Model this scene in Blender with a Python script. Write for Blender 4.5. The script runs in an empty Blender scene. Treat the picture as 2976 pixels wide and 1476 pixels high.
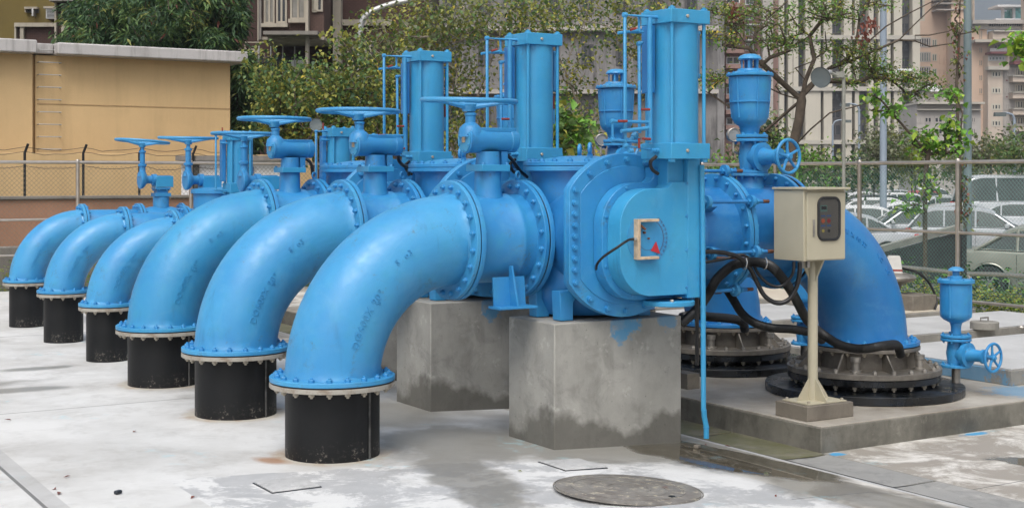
import bpy, math, random
import numpy as np
from mathutils import Vector, Matrix
SC = bpy.context.scene
COL = SC.collection
PI = math.pi
random.seed(7)
# ------------------------------------------------------------------ camera frame
CAM = Vector((-3.668, -8.225, 1.8)); FWD = Vector((.522, .853, 0)); RGT = Vector((.853, -.522, 0))
def at(px, py, D):
    """world point seen at photo pixel (2976 wide) at depth D"""
    return CAM + FWD*D + RGT*((px-1488)/4000*D) + Vector((0, 0, (512-py)/4000*D))
def hgt(py, D): return 1.8 + (512-py)/4000*D
def onY(px, Y, py=None):
    k = (px-1488)/4000; x0 = -1.164-.522*Y; d0 = 8.93+.853*Y
    X = (k*d0-x0)/(.853-.522*k); D = d0+.522*X
    return X, D
def atY(px, py, Y):
    X, D = onY(px, Y); return Vector((X, Y, hgt(py, D)))
def atXp(px, py, X):
    k = (px-1488)/4000
    Y = ((-1.164+.853*X)-k*(8.93+.522*X))/(.522+.853*k); D = 8.93+.522*X+.853*Y
    return Vector((X, Y, hgt(py, D)))
def smooth_path(pts, n=6):
    P = [Vector(p) for p in pts]; P = [P[0]*2-P[1]]+P+[P[-1]*2-P[-2]]; out = []
    for i in range(1, len(P)-2):
        for k in range(n):
            t = k/n; a, b, c, d = P[i-1], P[i], P[i+1], P[i+2]
            out.append(.5*((2*b)+(c-a)*t+(2*a-5*b+4*c-d)*t*t+(3*b-a-3*c+d)*t**3))
    out.append(P[-2]); return out
# ------------------------------------------------------------------ materials
def nodes(name):
    m = bpy.data.materials.new(name); m.use_nodes = True; nt = m.node_tree
    return m, nt, nt.nodes, nt.links, nt.nodes['Principled BSDF']
def noise(nt, scale, detail=4, rough=.55, coord='Object', dist=0, vec=None, stretch=None):
    N, L = nt.nodes, nt.links
    if vec is None:
        tc = N.new('ShaderNodeTexCoord'); vec = tc.outputs[coord]
    if stretch:
        mp = N.new('ShaderNodeMapping'); mp.inputs['Scale'].default_value = stretch; L.new(vec, mp.inputs[0]); vec = mp.outputs[0]
    n = N.new('ShaderNodeTexNoise'); n.inputs['Scale'].default_value = scale; n.inputs['Detail'].default_value = detail
    n.inputs['Roughness'].default_value = rough; n.inputs['Distortion'].default_value = dist
    L.new(vec, n.inputs['Vector']); return n.outputs['Fac']
def ramp(nt, fac, stops, interp='LINEAR'):
    r = nt.nodes.new('ShaderNodeValToRGB'); cr = r.color_ramp; cr.interpolation = interp
    while len(cr.elements) < len(stops): cr.elements.new(.5)
    for e, (p, c) in zip(cr.elements, stops):
        e.position = p; e.color = (c, c, c, 1) if not hasattr(c, '__len__') else (*c, 1)
    nt.links.new(fac, r.inputs[0]); return r.outputs[0]
def math_(nt, op, a, b=None, c=None, clamp=False):
    n = nt.nodes.new('ShaderNodeMath'); n.operation = op; n.use_clamp = clamp
    for i, v in enumerate((a, b, c)):
        if v is None: continue
        if hasattr(v, 'is_linked') or hasattr(v, 'node'): nt.links.new(v, n.inputs[i])
        else: n.inputs[i].default_value = v
    return n.outputs[0]
def mixc(nt, fac, a, b, mode='MIX'):
    n = nt.nodes.new('ShaderNodeMix'); n.data_type = 'RGBA'; n.blend_type = mode
    for idx, v in ((0, fac), (6, a), (7, b)):
        if hasattr(v, 'node'): nt.links.new(v, n.inputs[idx])
        elif idx == 0: n.inputs[0].default_value = v
        else: n.inputs[idx].default_value = (*v, 1)
    return n.outputs[2]
def bump(nt, h, strength=.2, dist=.01):
    b = nt.nodes.new('ShaderNodeBump'); b.inputs['Strength'].default_value = strength; b.inputs['Distance'].default_value = dist
    nt.links.new(h, b.inputs['Height']); nt.links.new(b.outputs[0], nt.nodes['Principled BSDF'].inputs['Normal'])
def simple(name, col, rough=.5, metal=0, var=.15, scale=6, bmp=0, spec=None, bscale=40, coord='Object'):
    m, nt, N, L, B = nodes(name)
    f = noise(nt, scale, 5, coord=coord)
    dk = tuple(max(0, c*(1-var)) for c in col); lt = tuple(min(1, c*(1+var)) for c in col)
    L.new(ramp(nt, f, [(.3, dk), (.7, lt)]), B.inputs['Base Color'])
    B.inputs['Roughness'].default_value = rough; B.inputs['Metallic'].default_value = metal
    if spec is not None: B.inputs['Specular IOR Level'].default_value = spec
    if bmp: bump(nt, noise(nt, bscale, 4, coord=coord), bmp, .01)
    return m
def paint_blue(name, c1, c2, rough=.42, scuff=1.0, teal=(.04, .27, .42)):
    m, nt, N, L, B = nodes(name)
    oi = N.new('ShaderNodeObjectInfo')
    tc = N.new('ShaderNodeTexCoord'); ad = N.new('ShaderNodeVectorMath'); ad.operation = 'ADD'
    L.new(tc.outputs['Object'], ad.inputs[0]); L.new(oi.outputs['Random'], ad.inputs[1]); v = ad.outputs[0]
    base = mixc(nt, ramp(nt, noise(nt, 2.2, 4, vec=v), [(.35, 0), (.65, 1)]), c1, c2)
    base = mixc(nt, math_(nt, 'MULTIPLY', ramp(nt, noise(nt, 9, 6, .6, vec=v), [(.5, 0), (.75, 1)]), .45), base, teal)
    streak = ramp(nt, noise(nt, 5, 8, .75, vec=v, dist=.6), [(.56, 0), (.66, 1)])
    fine = ramp(nt, noise(nt, 60, 4, .7, vec=v), [(.45, 0), (.62, 1)])
    sc = math_(nt, 'MULTIPLY', math_(nt, 'MULTIPLY', streak, fine), scuff)
    base = mixc(nt, sc, base, (.07, .14, .20))
    rust = ramp(nt, noise(nt, 26, 6, .85, vec=v), [(.67, 0), (.72, 1)])
    base = mixc(nt, math_(nt, 'MULTIPLY', rust, .55), base, (.10, .07, .05))
    fade = ramp(nt, noise(nt, 3.5, 7, .7, vec=v, dist=.8), [(.52, 0), (.70, 1)])
    base = mixc(nt, math_(nt, 'MULTIPLY', fade, .34), base, (.11, .32, .52))
    drip = math_(nt, 'MULTIPLY', ramp(nt, noise(nt, 11, 5, .6, vec=v, stretch=(1, 1, .12)), [(.58, 0), (.70, 1)]), ramp(nt, noise(nt, 2.5, 3, vec=v), [(.45, 0), (.6, 1)]))
    base = mixc(nt, math_(nt, 'MULTIPLY', drip, .35), base, (.02, .09, .18))
    L.new(base, B.inputs['Base Color']); B.inputs['Specular IOR Level'].default_value = .55
    L.new(ramp(nt, noise(nt, 14, 4, vec=v), [(.3, rough-.08), (.7, rough+.12)]), B.inputs['Roughness'])
    h = math_(nt, 'ADD', math_(nt, 'MULTIPLY', noise(nt, 12, 3, vec=v), .6), math_(nt, 'MULTIPLY', noise(nt, 130, 3, vec=v), .12))
    bump(nt, h, .28, .012)
    return m
M = {}
M['blue'] = paint_blue('blue_paint', (.022, .205, .47), (.036, .262, .53))
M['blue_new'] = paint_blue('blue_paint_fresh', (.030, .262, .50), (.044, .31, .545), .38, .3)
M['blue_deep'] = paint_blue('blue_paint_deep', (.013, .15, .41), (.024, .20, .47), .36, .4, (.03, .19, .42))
M['blue_pipe'] = paint_blue('blue_paint_pale', (.032, .235, .49), (.052, .295, .55), .40, .9)
M['blue_teal'] = paint_blue('blue_paint_greener', (.026, .222, .455), (.038, .27, .50), .42, .4)
M['seam'] = simple('scuffed_seam', (.05, .05, .048), .6, 0, .8, 18)
M['gasket'] = simple('black_rubber', (.012, .013, .015), .55)
M['steel'] = simple('bare_steel', (.33, .31, .28), .42, .75, .25, 12)
M['galv'] = simple('galvanised_bolt', (.42, .38, .31), .45, .6, .25, 30)
M['rust'] = simple('rusty_steel', (.16, .07, .04), .7, .3, .4, 30)
M['red'] = simple('red_handle', (.23, .03, .02), .5, 0, .4, 40)
M['redt'] = simple('red_pointer', (.42, .02, .03), .5, 0, .2, 40)
M['tan'] = simple('tan_bracket', (.50, .38, .26), .5, 0, .25, 25)
M['hose'] = simple('black_corrugated_hose', (.007, .0075, .008), .45, 0, .3, 20)
M['cable'] = simple('black_cable', (.007, .007, .008), .4)
M['chrome'] = simple('nickel_fitting', (.6, .6, .58), .25, .9, .1)
M['beige'] = simple('cabinet_enamel', (.42, .385, .285), .45, 0, .05, 5)
M['dark'] = simple('dark_panel', (.07, .07, .065), .5)
M['ink'] = simple('marking_ink', (.06, .09, .16), .6)
M['panelgrey'] = simple('panel_grey', (.16, .15, .13), .5, 0, .1)
M['white'] = simple('white_paint', (.72, .72, .72), .5, 0, .08)
M['blue_tag'] = simple('blue_tag', (.03, .12, .36), .5)
M['orange'] = simple('orange_button', (.65, .12, .03), .4)
M['yellow'] = simple('yellow_button', (.6, .5, .1), .4)
M['stainless'] = simple('stainless_rail', (.52, .47, .42), .28, .9, .12, 8)
M['gauge_face'] = simple('gauge_face', (.22, .23, .23), .4)
M['mesh_green'] = simple('green_wire', (.12, .26, .23), .5, 0, .2, 3)
M['mesh_grey'] = simple('grey_wire', (.20, .19, .15), .5, .3, .2, 3)
def glassy(name, col, rough=.06, alpha=1):
    m, nt, N, L, B = nodes(name)
    L.new(ramp(nt, noise(nt, 1.3, 3), [(.3, tuple(c*.7 for c in col)), (.7, tuple(c*1.3 for c in col))]), B.inputs['Base Color'])
    B.inputs['Roughness'].default_value = rough; B.inputs['Specular IOR Level'].default_value = .8
    B.inputs['Alpha'].default_value = alpha
    return m
M['pane'] = glassy('cabinet_window', (.05, .05, .05), .04, .25)
M['lensglass'] = glassy('lamp_glass', (.12, .14, .14), .2)
def black_pipe():
    m, nt, N, L, B = nodes('black_coated_pipe')
    tc = N.new('ShaderNodeTexCoord'); v = tc.outputs['Object']
    base = ramp(nt, noise(nt, 3, 5, vec=v), [(.3, (.004, .0045, .005)), (.7, (.009, .0095, .0105))])
    base = mixc(nt, math_(nt, 'MULTIPLY', ramp(nt, noise(nt, 3, 8, .7, stretch=(1, 1, .25), vec=v), [(.55, 0), (.75, 1)]), .5), base, (.028, .029, .031))
    sep = N.new('ShaderNodeSeparateXYZ'); L.new(v, sep.inputs[0])
    low = ramp(nt, sep.outputs[2], [(.04, 1), (.13, 0)])
    spl = ramp(nt, noise(nt, 30, 7, .8, vec=v), [(.55, 0), (.62, 1)])
    spl2 = ramp(nt, noise(nt, 34, 5, .7, vec=v), [(.70, 0), (.74, 1)])
    f = math_(nt, 'MAXIMUM', math_(nt, 'MULTIPLY', math_(nt, 'MULTIPLY', spl, low), ramp(nt, noise(nt, 3.3, 4, .6, vec=v), [(.42, .1), (.62, 1)])), math_(nt, 'MULTIPLY', spl2, .7))
    base = mixc(nt, f, base, (.30, .27, .23))
    L.new(base, B.inputs['Base Color']); B.inputs['Roughness'].default_value = .5; B.inputs['Specular IOR Level'].default_value = .28
    bump(nt, noise(nt, 25, 5), .25, .006)
    return m
M['black'] = black_pipe()
def ring_mat():
    m, nt, N, L, B = nodes('weathered_flange')
    base = mixc(nt, ramp(nt, noise(nt, 9, 6, .7), [(.45, 0), (.7, 1)]), (.33, .31, .27), (.17, .12, .08))
    L.new(base, B.inputs['Base Color']); B.inputs['Roughness'].default_value = .6; bump(nt, noise(nt, 60, 4), .3, .004)
    return m
M['ring'] = ring_mat()
def base_steel():
    m, nt, N, L, B = nodes('grubby_stainless')
    base = mixc(nt, ramp(nt, noise(nt, 5, 6, .65), [(.35, 0), (.7, 1)]), (.24, .22, .19), (.10, .088, .075))
    L.new(base, B.inputs['Base Color']); B.inputs['Metallic'].default_value = .45
    L.new(ramp(nt, noise(nt, 11, 4), [(.3, .38), (.7, .6)]), B.inputs['Roughness']); bump(nt, noise(nt, 50, 4), .25, .005)
    return m
M['base_steel'] = base_steel()
def tar():
    m, nt, N, L, B = nodes('black_wet_steel')
    base = mixc(nt, ramp(nt, noise(nt, 3, 6, .65), [(.45, 0), (.75, 1)]), (.005, .006, .007), (.018, .028, .045))
    L.new(base, B.inputs['Base Color'])
    L.new(ramp(nt, noise(nt, 5, 4), [(.35, .12), (.6, .5)]), B.inputs['Roughness'])
    bump(nt, noise(nt, 30, 4), .15, .004)
    return m
M['tar'] = tar()
# ------------------------------------------------------------------ mesh builder
class MB:
    def __init__(s): s.v = []; s.f = []
    def add(s, vs, fs):
        k = len(s.v); s.v += [tuple(v) for v in vs]; s.f += [tuple(i+k for i in f) for f in fs]; return s
    def box(s, c, d, rz=0, R=None):
        x, y, z = (q/2 for q in d); R = R or Matrix.Rotation(rz, 3, 'Z'); c = Vector(c)
        vs = [c+R@Vector((sx*x, sy*y, sz*z)) for sx in (-1, 1) for sy in (-1, 1) for sz in (-1, 1)]
        return s.add(vs, [(0, 1, 3, 2), (4, 6, 7, 5), (0, 4, 5, 1), (2, 3, 7, 6), (0, 2, 6, 4), (1, 5, 7, 3)])
    def bb(s, x0, x1, y0, y1, z0, z1): return s.box(((x0+x1)/2, (y0+y1)/2, (z0+z1)/2), (x1-x0, y1-y0, z1-z0))
    def frame(s, ax):
        ax = Vector(ax).normalized(); up = Vector((0, 0, 1)) if abs(ax.z) < .9 else Vector((1, 0, 0))
        u = up.cross(ax).normalized(); return ax, u, ax.cross(u).normalized()
    def lathe(s, prof, o=(0, 0, 0), ax=(0, 0, 1), n=32, closed=False, ph=0):
        """prof: (radius, height) list; a zero radius closes the end"""
        ax, u, w = s.frame(ax); o = Vector(o); rings = []; vs = []; fs = []
        for r, h in prof:
            if r < 1e-6: rings.append([len(vs)]); vs.append(o+ax*h)
            else:
                rings.append(list(range(len(vs), len(vs)+n)))
                vs += [o+ax*h+(u*math.cos(ph+2*PI*i/n)+w*math.sin(ph+2*PI*i/n))*r for i in range(n)]
        prs = list(zip(rings, rings[1:]))+([(rings[-1], rings[0])] if closed else [])
        for a, b in prs:
            for i in range(n):
                j = (i+1) % n
                if len(a) == 1 and len(b) == 1: continue
                if len(a) == 1: fs.append((a[0], b[j], b[i])) if False else fs.append((a[0], b[i], b[j]))
                elif len(b) == 1: fs.append((a[i], b[0], a[j]))
                else: fs.append((a[i], b[i], b[j], a[j]))
        return s.add(vs, [tuple(reversed(f)) for f in fs])
    def cyl(s, a, b, r, r2=None, n=16, caps=True):
        a, b = Vector(a), Vector(b); L = (b-a).length; r2 = r if r2 is None else r2
        p = [(r, 0), (r2, L)]
        if caps: p = [(0, 0)]+p+[(0, L)]
        return s.lathe(p, a, b-a, n)
    def ring(s, o, ax, r0, r1, t, n=48, ch=.003):
        """flat annulus of thickness t starting at o along ax"""
        return s.lathe([(r0, 0), (r1-ch, 0), (r1, ch), (r1, t-ch), (r1-ch, t), (r0, t)], o, ax, n, closed=True)
    def tube(s, pts, r, n=8, closed=False, caps=True, rs=None):
        pts = [Vector(p) for p in pts]; m = len(pts); vs = []; fs = []; pu = None
        for i, p in enumerate(pts):
            t = (pts[(i+1) % m]-pts[i-1]) if closed else (pts[min(i+1, m-1)]-pts[max(i-1, 0)])
            if t.length < 1e-9: t = Vector((0, 0, 1))
            t.normalize()
            if pu is None: _, u, w = s.frame(t)
            else:
                u = pu-t*pu.dot(t)
                u = u.normalized() if u.length > 1e-6 else s.frame(t)[1]
            pu = u; w = t.cross(u); rr = rs[i] if rs else r
            vs += [p+(u*math.cos(2*PI*k/n)+w*math.sin(2*PI*k/n))*rr for k in range(n)]
        for i in range(m if closed else m-1):
            a, b = i*n, ((i+1) % m)*n
            fs += [(a+k, a+(k+1) % n, b+(k+1) % n, b+k) for k in range(n)]
        if caps and not closed: fs += [tuple(range(n-1, -1, -1)), tuple((m-1)*n+k for k in range(n))]
        return s.add(vs, fs)
    def torus(s, c, ax, R, r, n=48, m=10):
        ax, u, w = s.frame(ax); c = Vector(c)
        return s.tube([c+(u*math.cos(2*PI*i/n)+w*math.sin(2*PI*i/n))*R for i in range(n)], r, m, closed=True)
    def prism(s, poly, o, u, w, t):
        """2-D outline extruded by t along u x w"""
        o, u, w = Vector(o), Vector(u), Vector(w); nrm = u.cross(w).normalized(); n = len(poly)
        vs = [o+u*a+w*b for a, b in poly]+[o+u*a+w*b+nrm*t for a, b in poly]
        fs = [tuple(range(n-1, -1, -1)), tuple(range(n, 2*n))]+[(i, (i+1) % n, n+(i+1) % n, n+i) for i in range(n)]
        return s.add(vs, fs)
    def hexa(s, c, ax, r, h, ph=0):
        return s.lathe([(0, 0), (r, 0), (r, h*.85), (r*.85, h), (0, h)], c, ax, 6, ph=ph)
    def mesh(s, name, mats, off=(0, 0, 0), smooth=38, midx=None):
        me = bpy.data.meshes.new(name); o = Vector(off)
        me.from_pydata([(v[0]-o.x, v[1]-o.y, v[2]-o.z) for v in s.v], [], s.f)
        for m in (mats if isinstance(mats, (list, tuple)) else [mats]): me.materials.append(m)
        if midx is not None: me.polygons.foreach_set('material_index', midx)
        if smooth:
            me.shade_smooth(); me.set_sharp_from_angle(angle=math.radians(smooth))
        me.update(); return me
    def build(s, name, mat, parent=None, origin=None, bevel=0, smooth=38, label=None, midx=None, rot=None):
        po = WO.get(parent.name, Vector()) if parent else Vector()
        org = Vector(origin) if origin is not None else po
        o = bpy.data.objects.new(name, s.mesh(name, mat, org, smooth, midx)); COL.objects.link(o)
        if parent: o.parent = parent
        o.location = org-po
        if rot: o.rotation_euler = rot
        WO[o.name] = org
        if bevel:
            b = o.modifiers.new('edge', 'BEVEL'); b.width = bevel; b.segments = 2; b.limit_method = 'ANGLE'; b.angle_limit = math.radians(40)
            b.harden_normals = False
        if label: o['label'] = label
        return o
WO = {}
def tag(o, label=None, cat=None, group=None, kind=None):
    for k, v in (('label', label), ('category', cat), ('group', group), ('kind', kind)):
        if v: o[k] = v
    return o
def thing(name, label, cat, loc, group=None):
    o = bpy.data.objects.new(name, None); COL.objects.link(o); o.location = loc; o.empty_display_size = .1
    WO[o.name] = Vector(loc); return tag(o, label, cat, group)
def copy_tree(o, d=(0, 0, 0), parent=None, label=None, rename=None):
    c = o.copy(); COL.objects.link(c); c.parent = parent
    if parent is None: c.location = o.location+Vector(d)
    WO[c.name] = WO[o.name]+Vector(d)
    for ch in list(KIDS.get(o.name, [])) or [x for x in o.children]: copy_tree(ch, d, c)
    if label: c['label'] = label
    return c
KIDS = {}
_bolt = {}
def bolts(parent, c, ax, R, n, r=.018, h=.018, mat='blue', through=None, ph=.5, name='bolt', arc=None):
    """a ring of separate hex bolts round a flange, each its own part"""
    key = (round(r, 4), round(h, 4), mat, through)
    if key not in _bolt:
        b = MB().hexa((0, 0, 0), (0, 0, 1), r, h)
        b.cyl((0, 0, h*.8), (0, 0, h*1.5), r*.5, n=8)
        if through: b.hexa((0, 0, -through), (0, 0, -1), r, h); b.cyl((0, 0, -through-h*1.6), (0, 0, 0), r*.5, n=8)
        _bolt[key] = b.mesh(name, M[mat])
    ax, u, w = MB().frame(ax); c = Vector(c); q = Vector((0, 0, 1)).rotation_difference(ax).to_euler()
    po = WO[parent.name]
    for i in range(n):
        a = 2*PI*(i+ph)/n
        p = c+(u*math.cos(a)+w*math.sin(a))*R
        if arc and not arc(p): continue
        o = bpy.data.objects.new(name, _bolt[key]); COL.objects.link(o); o.parent = parent
        o.location = p-po; o.rotation_euler = q; WO[o.name] = p
def text_mesh(txt, size, extrude=.002, align='CENTER', spacing=1.0):
    cu = bpy.data.curves.new('t', 'FONT'); cu.body = txt; cu.size = size; cu.extrude = extrude; cu.align_x = align; cu.align_y = 'CENTER'
    cu.space_character = spacing; cu.resolution_u = 3
    ob = bpy.data.objects.new('t', cu); COL.objects.link(ob)
    bpy.context.view_layer.update()
    me = ob.evaluated_get(bpy.context.evaluated_depsgraph_get()).to_mesh()
    vs = [tuple(v.co) for v in me.vertices]; fs = [tuple(p.vertices) for p in me.polygons]
    bpy.data.objects.remove(ob); bpy.data.curves.remove(cu)
    return vs, fs
# ------------------------------------------------------------------ pipe lines
PITCH = 1.787
Xv, Yv, Zv = Vector((1, 0, 0)), Vector((0, 1, 0)), Vector((0, 0, 1))
ORD = ['nearest', 'second', 'third', 'fourth', 'fifth', 'farthest']
def emboss(parent, txt, cx, zc0, R, r, phi0, psi, size, side=-1, name='cast_lettering', mat='blue', flip=1):
    """raised lettering wrapped on the side of an elbow; phi along the bend, psi round the tube"""
    vs, fs = text_mesh(txt, size, .006, 'LEFT', 1.15)
    out = []
    for x, y, z in vs:
        ph = phi0+flip*x/(R); ps = psi+flip*y/r*1.0
        # bend centre line in the XZ plane
        if flip > 0: c = Vector((cx+R-R*math.cos(ph), 0, zc0+R*math.sin(ph))); rad = Vector((-math.cos(ph), 0, math.sin(ph)))
        else: c = Vector((cx-R+R*math.cos(ph), 0, zc0+R*math.sin(ph))); rad = Vector((math.cos(ph), 0, math.sin(ph)))
        d = Vector((0, side*math.cos(ps), 0))+rad*math.sin(ps)
        out.append(c+d*(r+z))
    return MB().add(out, fs).build(name, M[mat], parent, smooth=0)
def arc_pts(cx, zj, R, left=True, n=28):
    s = 1 if left else -1
    return [Vector((cx+s*(R-R*math.cos(a)), 0, zj+R*math.sin(a))) for a in (PI/2*i/n for i in range(n+1))]
def elbow_pipe(cx, zj, R, r, left=True):
    s = 1 if left else -1
    p = [Vector((cx, 0, zj+.012))]+arc_pts(cx, zj, R, left)[1:-1]+[Vector((cx+s*(R-.012), 0, zj+R))]
    m = MB(); n = len(p)
    rs = [r+.016, r+.006]+[r+.001]*(n-4)+[r+.006, r+.016]
    p.insert(1, Vector((cx, 0, zj+.045))); p.insert(-1, Vector((cx+s*(R-.045), 0, zj+R)))
    rs = [r+.018, r+.006]+[r]*(len(p)-4)+[r+.006, r+.018]
    return m.tube(p, r, 56, rs=rs)
def make_stub(cx, r, zj, rf, label, Y=0, nb=20, big=True):
    t = thing('pipe_stub', label, 'pipe', (cx, Y, 0), 'black pipe stubs rising from the floor')
    m = MB().lathe([(0, -.4), (r, -.4), (r, zj-.05), (r+.012, zj-.045), (r+.012, zj-.035), (0, zj-.035)], (cx, Y, 0), n=56)
    m.build('barrel', M['black'], t)
    if big:
        for a in (-1.12,): # weld seams running up the side
            MB().tube([(cx+(r+.001)*math.cos(a), Y+(r+.001)*math.sin(a), -.1), (cx+(r+.001)*math.cos(a), Y+(r+.001)*math.sin(a), zj-.05)], .009, 6).build('weld_seam', M['seam'], t)
    fl = MB().ring((cx, Y, zj-.036), Zv, r-.01, rf, .03, 64).build('flange', M['ring'], t)
    bolts(fl, (cx, Y, zj-.036), -Zv, rf-.042, nb, .02 if big else .016, .02, 'galv')
    return t
def make_elbow(cx, zj, R, r, rf, label, txt, Y=0, nb=20, mat='blue_pipe', left=True, marks=True):
    t = thing('pipe_elbow', label, 'pipe elbow', (cx, 0, zj), 'blue ninety degree pipe elbows')
    elbow_pipe(cx, zj, R, r, left).build('bend', M[mat], t)
    s = 1 if left else -1
    f1 = MB().ring((cx, 0, zj+.004), Zv, r, rf, .03, 64).build('flange', M[mat], t)
    bolts(f1, (cx, 0, zj+.034), Zv, rf-.042, nb, .02, .02, 'blue')
    MB().ring((cx, 0, zj-.005), Zv, r, rf-.006, .009, 64).build('gasket', M['gasket'], t)
    f2 = MB().ring((cx+s*(R-.034), 0, zj+R), Xv*s, r, rf, .03, 64).build('flange', M[mat], t)
    bolts(f2, (cx+s*(R-.034), 0, zj+R), -Xv*s, rf-.042, nb, .02, .02, 'blue')
    MB().ring((cx+s*(R-.004), 0, zj+R), Xv*s, r, rf-.006, .008, 64).build('gasket', M['gasket'], t)
    if txt: emboss(t, txt, cx, zj, R, r, *((.26, .04) if left else (1.05, .15)), .066, -1, mat=mat, flip=1 if left else -1)
    if marks:
        emboss(t, '8', cx, zj, R, r, .62, -.05, .045, mat=mat); emboss(t, 'S  o3', cx, zj, R, r, .92, .22, .055, mat=mat)
    return t
def handwheel(parent, hub, R, r, ax=Zv, spokes=3, drop=.05, tilt=(0, 0, 0), mat='blue_pipe', hubr=.05, name='handwheel'):
    """rim, spokes and hub; axis through the hub"""
    ax, u, w = MB().frame(ax); hub = Vector(hub); e = MB()
    e.cyl(hub-ax*(drop+.03), hub-ax*(drop-.02), hubr*.7, hubr, 20); e.cyl(hub-ax*(drop-.02), hub-ax*(drop-.03), hubr, hubr*.6, 20)
    h = e.build(name, M[mat], parent, origin=hub, rot=tilt)
    MB().torus(hub, ax, R, r, 64, 12).build('rim', M[mat], h)
    for i in range(spokes):
        a = 2*PI*(i+.35)/spokes; d = u*math.cos(a)+w*math.sin(a)
        MB().tube([hub-ax*(drop-.005)+d*hubr*.6, hub-ax*(drop*.6)+d*R*.45, hub+d*(R-r*.5)], r*.8, 8, rs=[r*1.25, r*.85, r*.8]).build('spoke', M[mat], h)
    return h
def make_gear_valve(label, Zc, i=0):
    t = thing('gate_valve', label, 'valve', (1.17, 0, 1.05), 'blue handwheel valves on the pipes')
    r = .30
    MB().lathe([(r-.03, .893), (r+.012, .905), (r, .95), (r, 1.25), (r+.014, 1.27), (r+.014, 1.30), (r+.002, 1.325), (r+.012, 1.40), (r-.03, 1.41)], (0, 0, Zc), Xv, 56).build('body', M['blue'], t)
    rf = .41
    f = MB().ring((.888, 0, Zc), Xv, r, rf, .032, 64).build('flange', M['blue'], t)
    bolts(f, (.92, 0, Zc), Xv, rf-.042, 20, .018, .016, 'blue', ph=.5)
    f = MB().ring((1.385, 0, Zc), Xv, r, rf, .032, 64).build('flange', M['blue'], t)
    bolts(f, (1.385, 0, Zc), -Xv, rf-.042, 20, .02, .02, 'blue')
    f = MB().ring((1.419, 0, Zc), Xv, r, rf-.008, .01, 64).build('gasket', M['gasket'], t)
    MB().torus((1.40, -.02, Zc+rf+.03), Vector((.5, -.86, 0)), .026, .009, 20, 8).build('lifting_eye', M['blue'], t)
    # neck, square pad, yoke
    m = MB().lathe([(.12, Zc+.24), (.095, Zc+.33), (.092, 1.835)], (1.17, 0, 0), n=28); m.build('neck', M['blue'], t)
    MB().box((1.17, 0, 1.8555), (.225, .225, .046)).build('pad', M['blue_new'], t, bevel=.003)
    for a in (-1, 1):
        for b in (-1, 1): MB().hexa((1.17+a*.095, b*.095, 1.878), Zv, .012, .014).build('bolt', M['blue'], t)
    MB().lathe([(.085, 1.878), (.08, 1.97)], (1.17, 0, 0), n=24).build('yoke', M['blue'], t)
    MB().box((1.28, -.02, 1.925), (.05, .05, .09)).build('yoke_rib', M['blue'], t, bevel=.003)
    # worm gearbox, a horizontal drum along the pipe
    zg = 2.048
    g = MB().lathe([(0, .985), (.088, .985), (.094, .99), (.094, 1.0), (.088, 1.005), (.088, 1.09), (.08, 1.13), (.079, 1.325), (.083, 1.33), (.083, 1.375), (.078, 1.385), (0, 1.385)], (0, 0, zg), Xv, 40)
    gb = g.build('gearbox', M['blue'], t)
    MB().lathe([(0, .978), (.084, .978), (.084, .9855), (0, .9855)], (0, 0, zg), Xv, 40).build('end_cover', M['blue_new'], gb)
    MB().box((.9755, 0, zg+.005), (.005, .04, .045)).build('nameplate', M['tan'], gb)
    bolts(gb, (.978, 0, zg), -Xv, .072, 6, .006, .006, 'blue')
    MB().bb(1.08, 1.37, -.055, .055, zg+.058, zg+.085).build('top_plate', M['blue'], gb, bevel=.004)
    # vertical input shaft housing and wheel
    MB().lathe([(.086, zg+.02), (.078, zg+.08), (.055, zg+.105), (.04, zg+.115), (.036, zg+.12), (.036, zg+.165), (.042, zg+.17), (.042, zg+.185), (.03, zg+.19), (.02, zg+.195), (.018, zg+.24)], (1.03, 0, 0), n=28).build('shaft_housing', M['blue'], t)
    handwheel(t, (1.02, 0, 2.318), .322, .0165, drop=.045, hubr=.062, tilt=[(math.radians(2.2), 0, 0), (0, math.radians(.4), 0), (0, math.radians(.5), 0)][i])
    # pedestal foot hanging under the pipe
    ft = MB().box((1.175, -.27, 1.02), (.25, .014, .20), R=Matrix.Rotation(math.radians(-6), 3, 'X'))
    ft.prism([(-.11, 0), (0, 0), (0, .27), (-.03, .27)], (1.19, -.27, .925), Yv, Zv, -.014)
    ft.build('saddle_foot', M['blue'], t)
    MB().box((1.185, -.31, .918), (.30, .15, .016)).build('foot_plate', M['blue'], t, bevel=.002)
    return t
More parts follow.
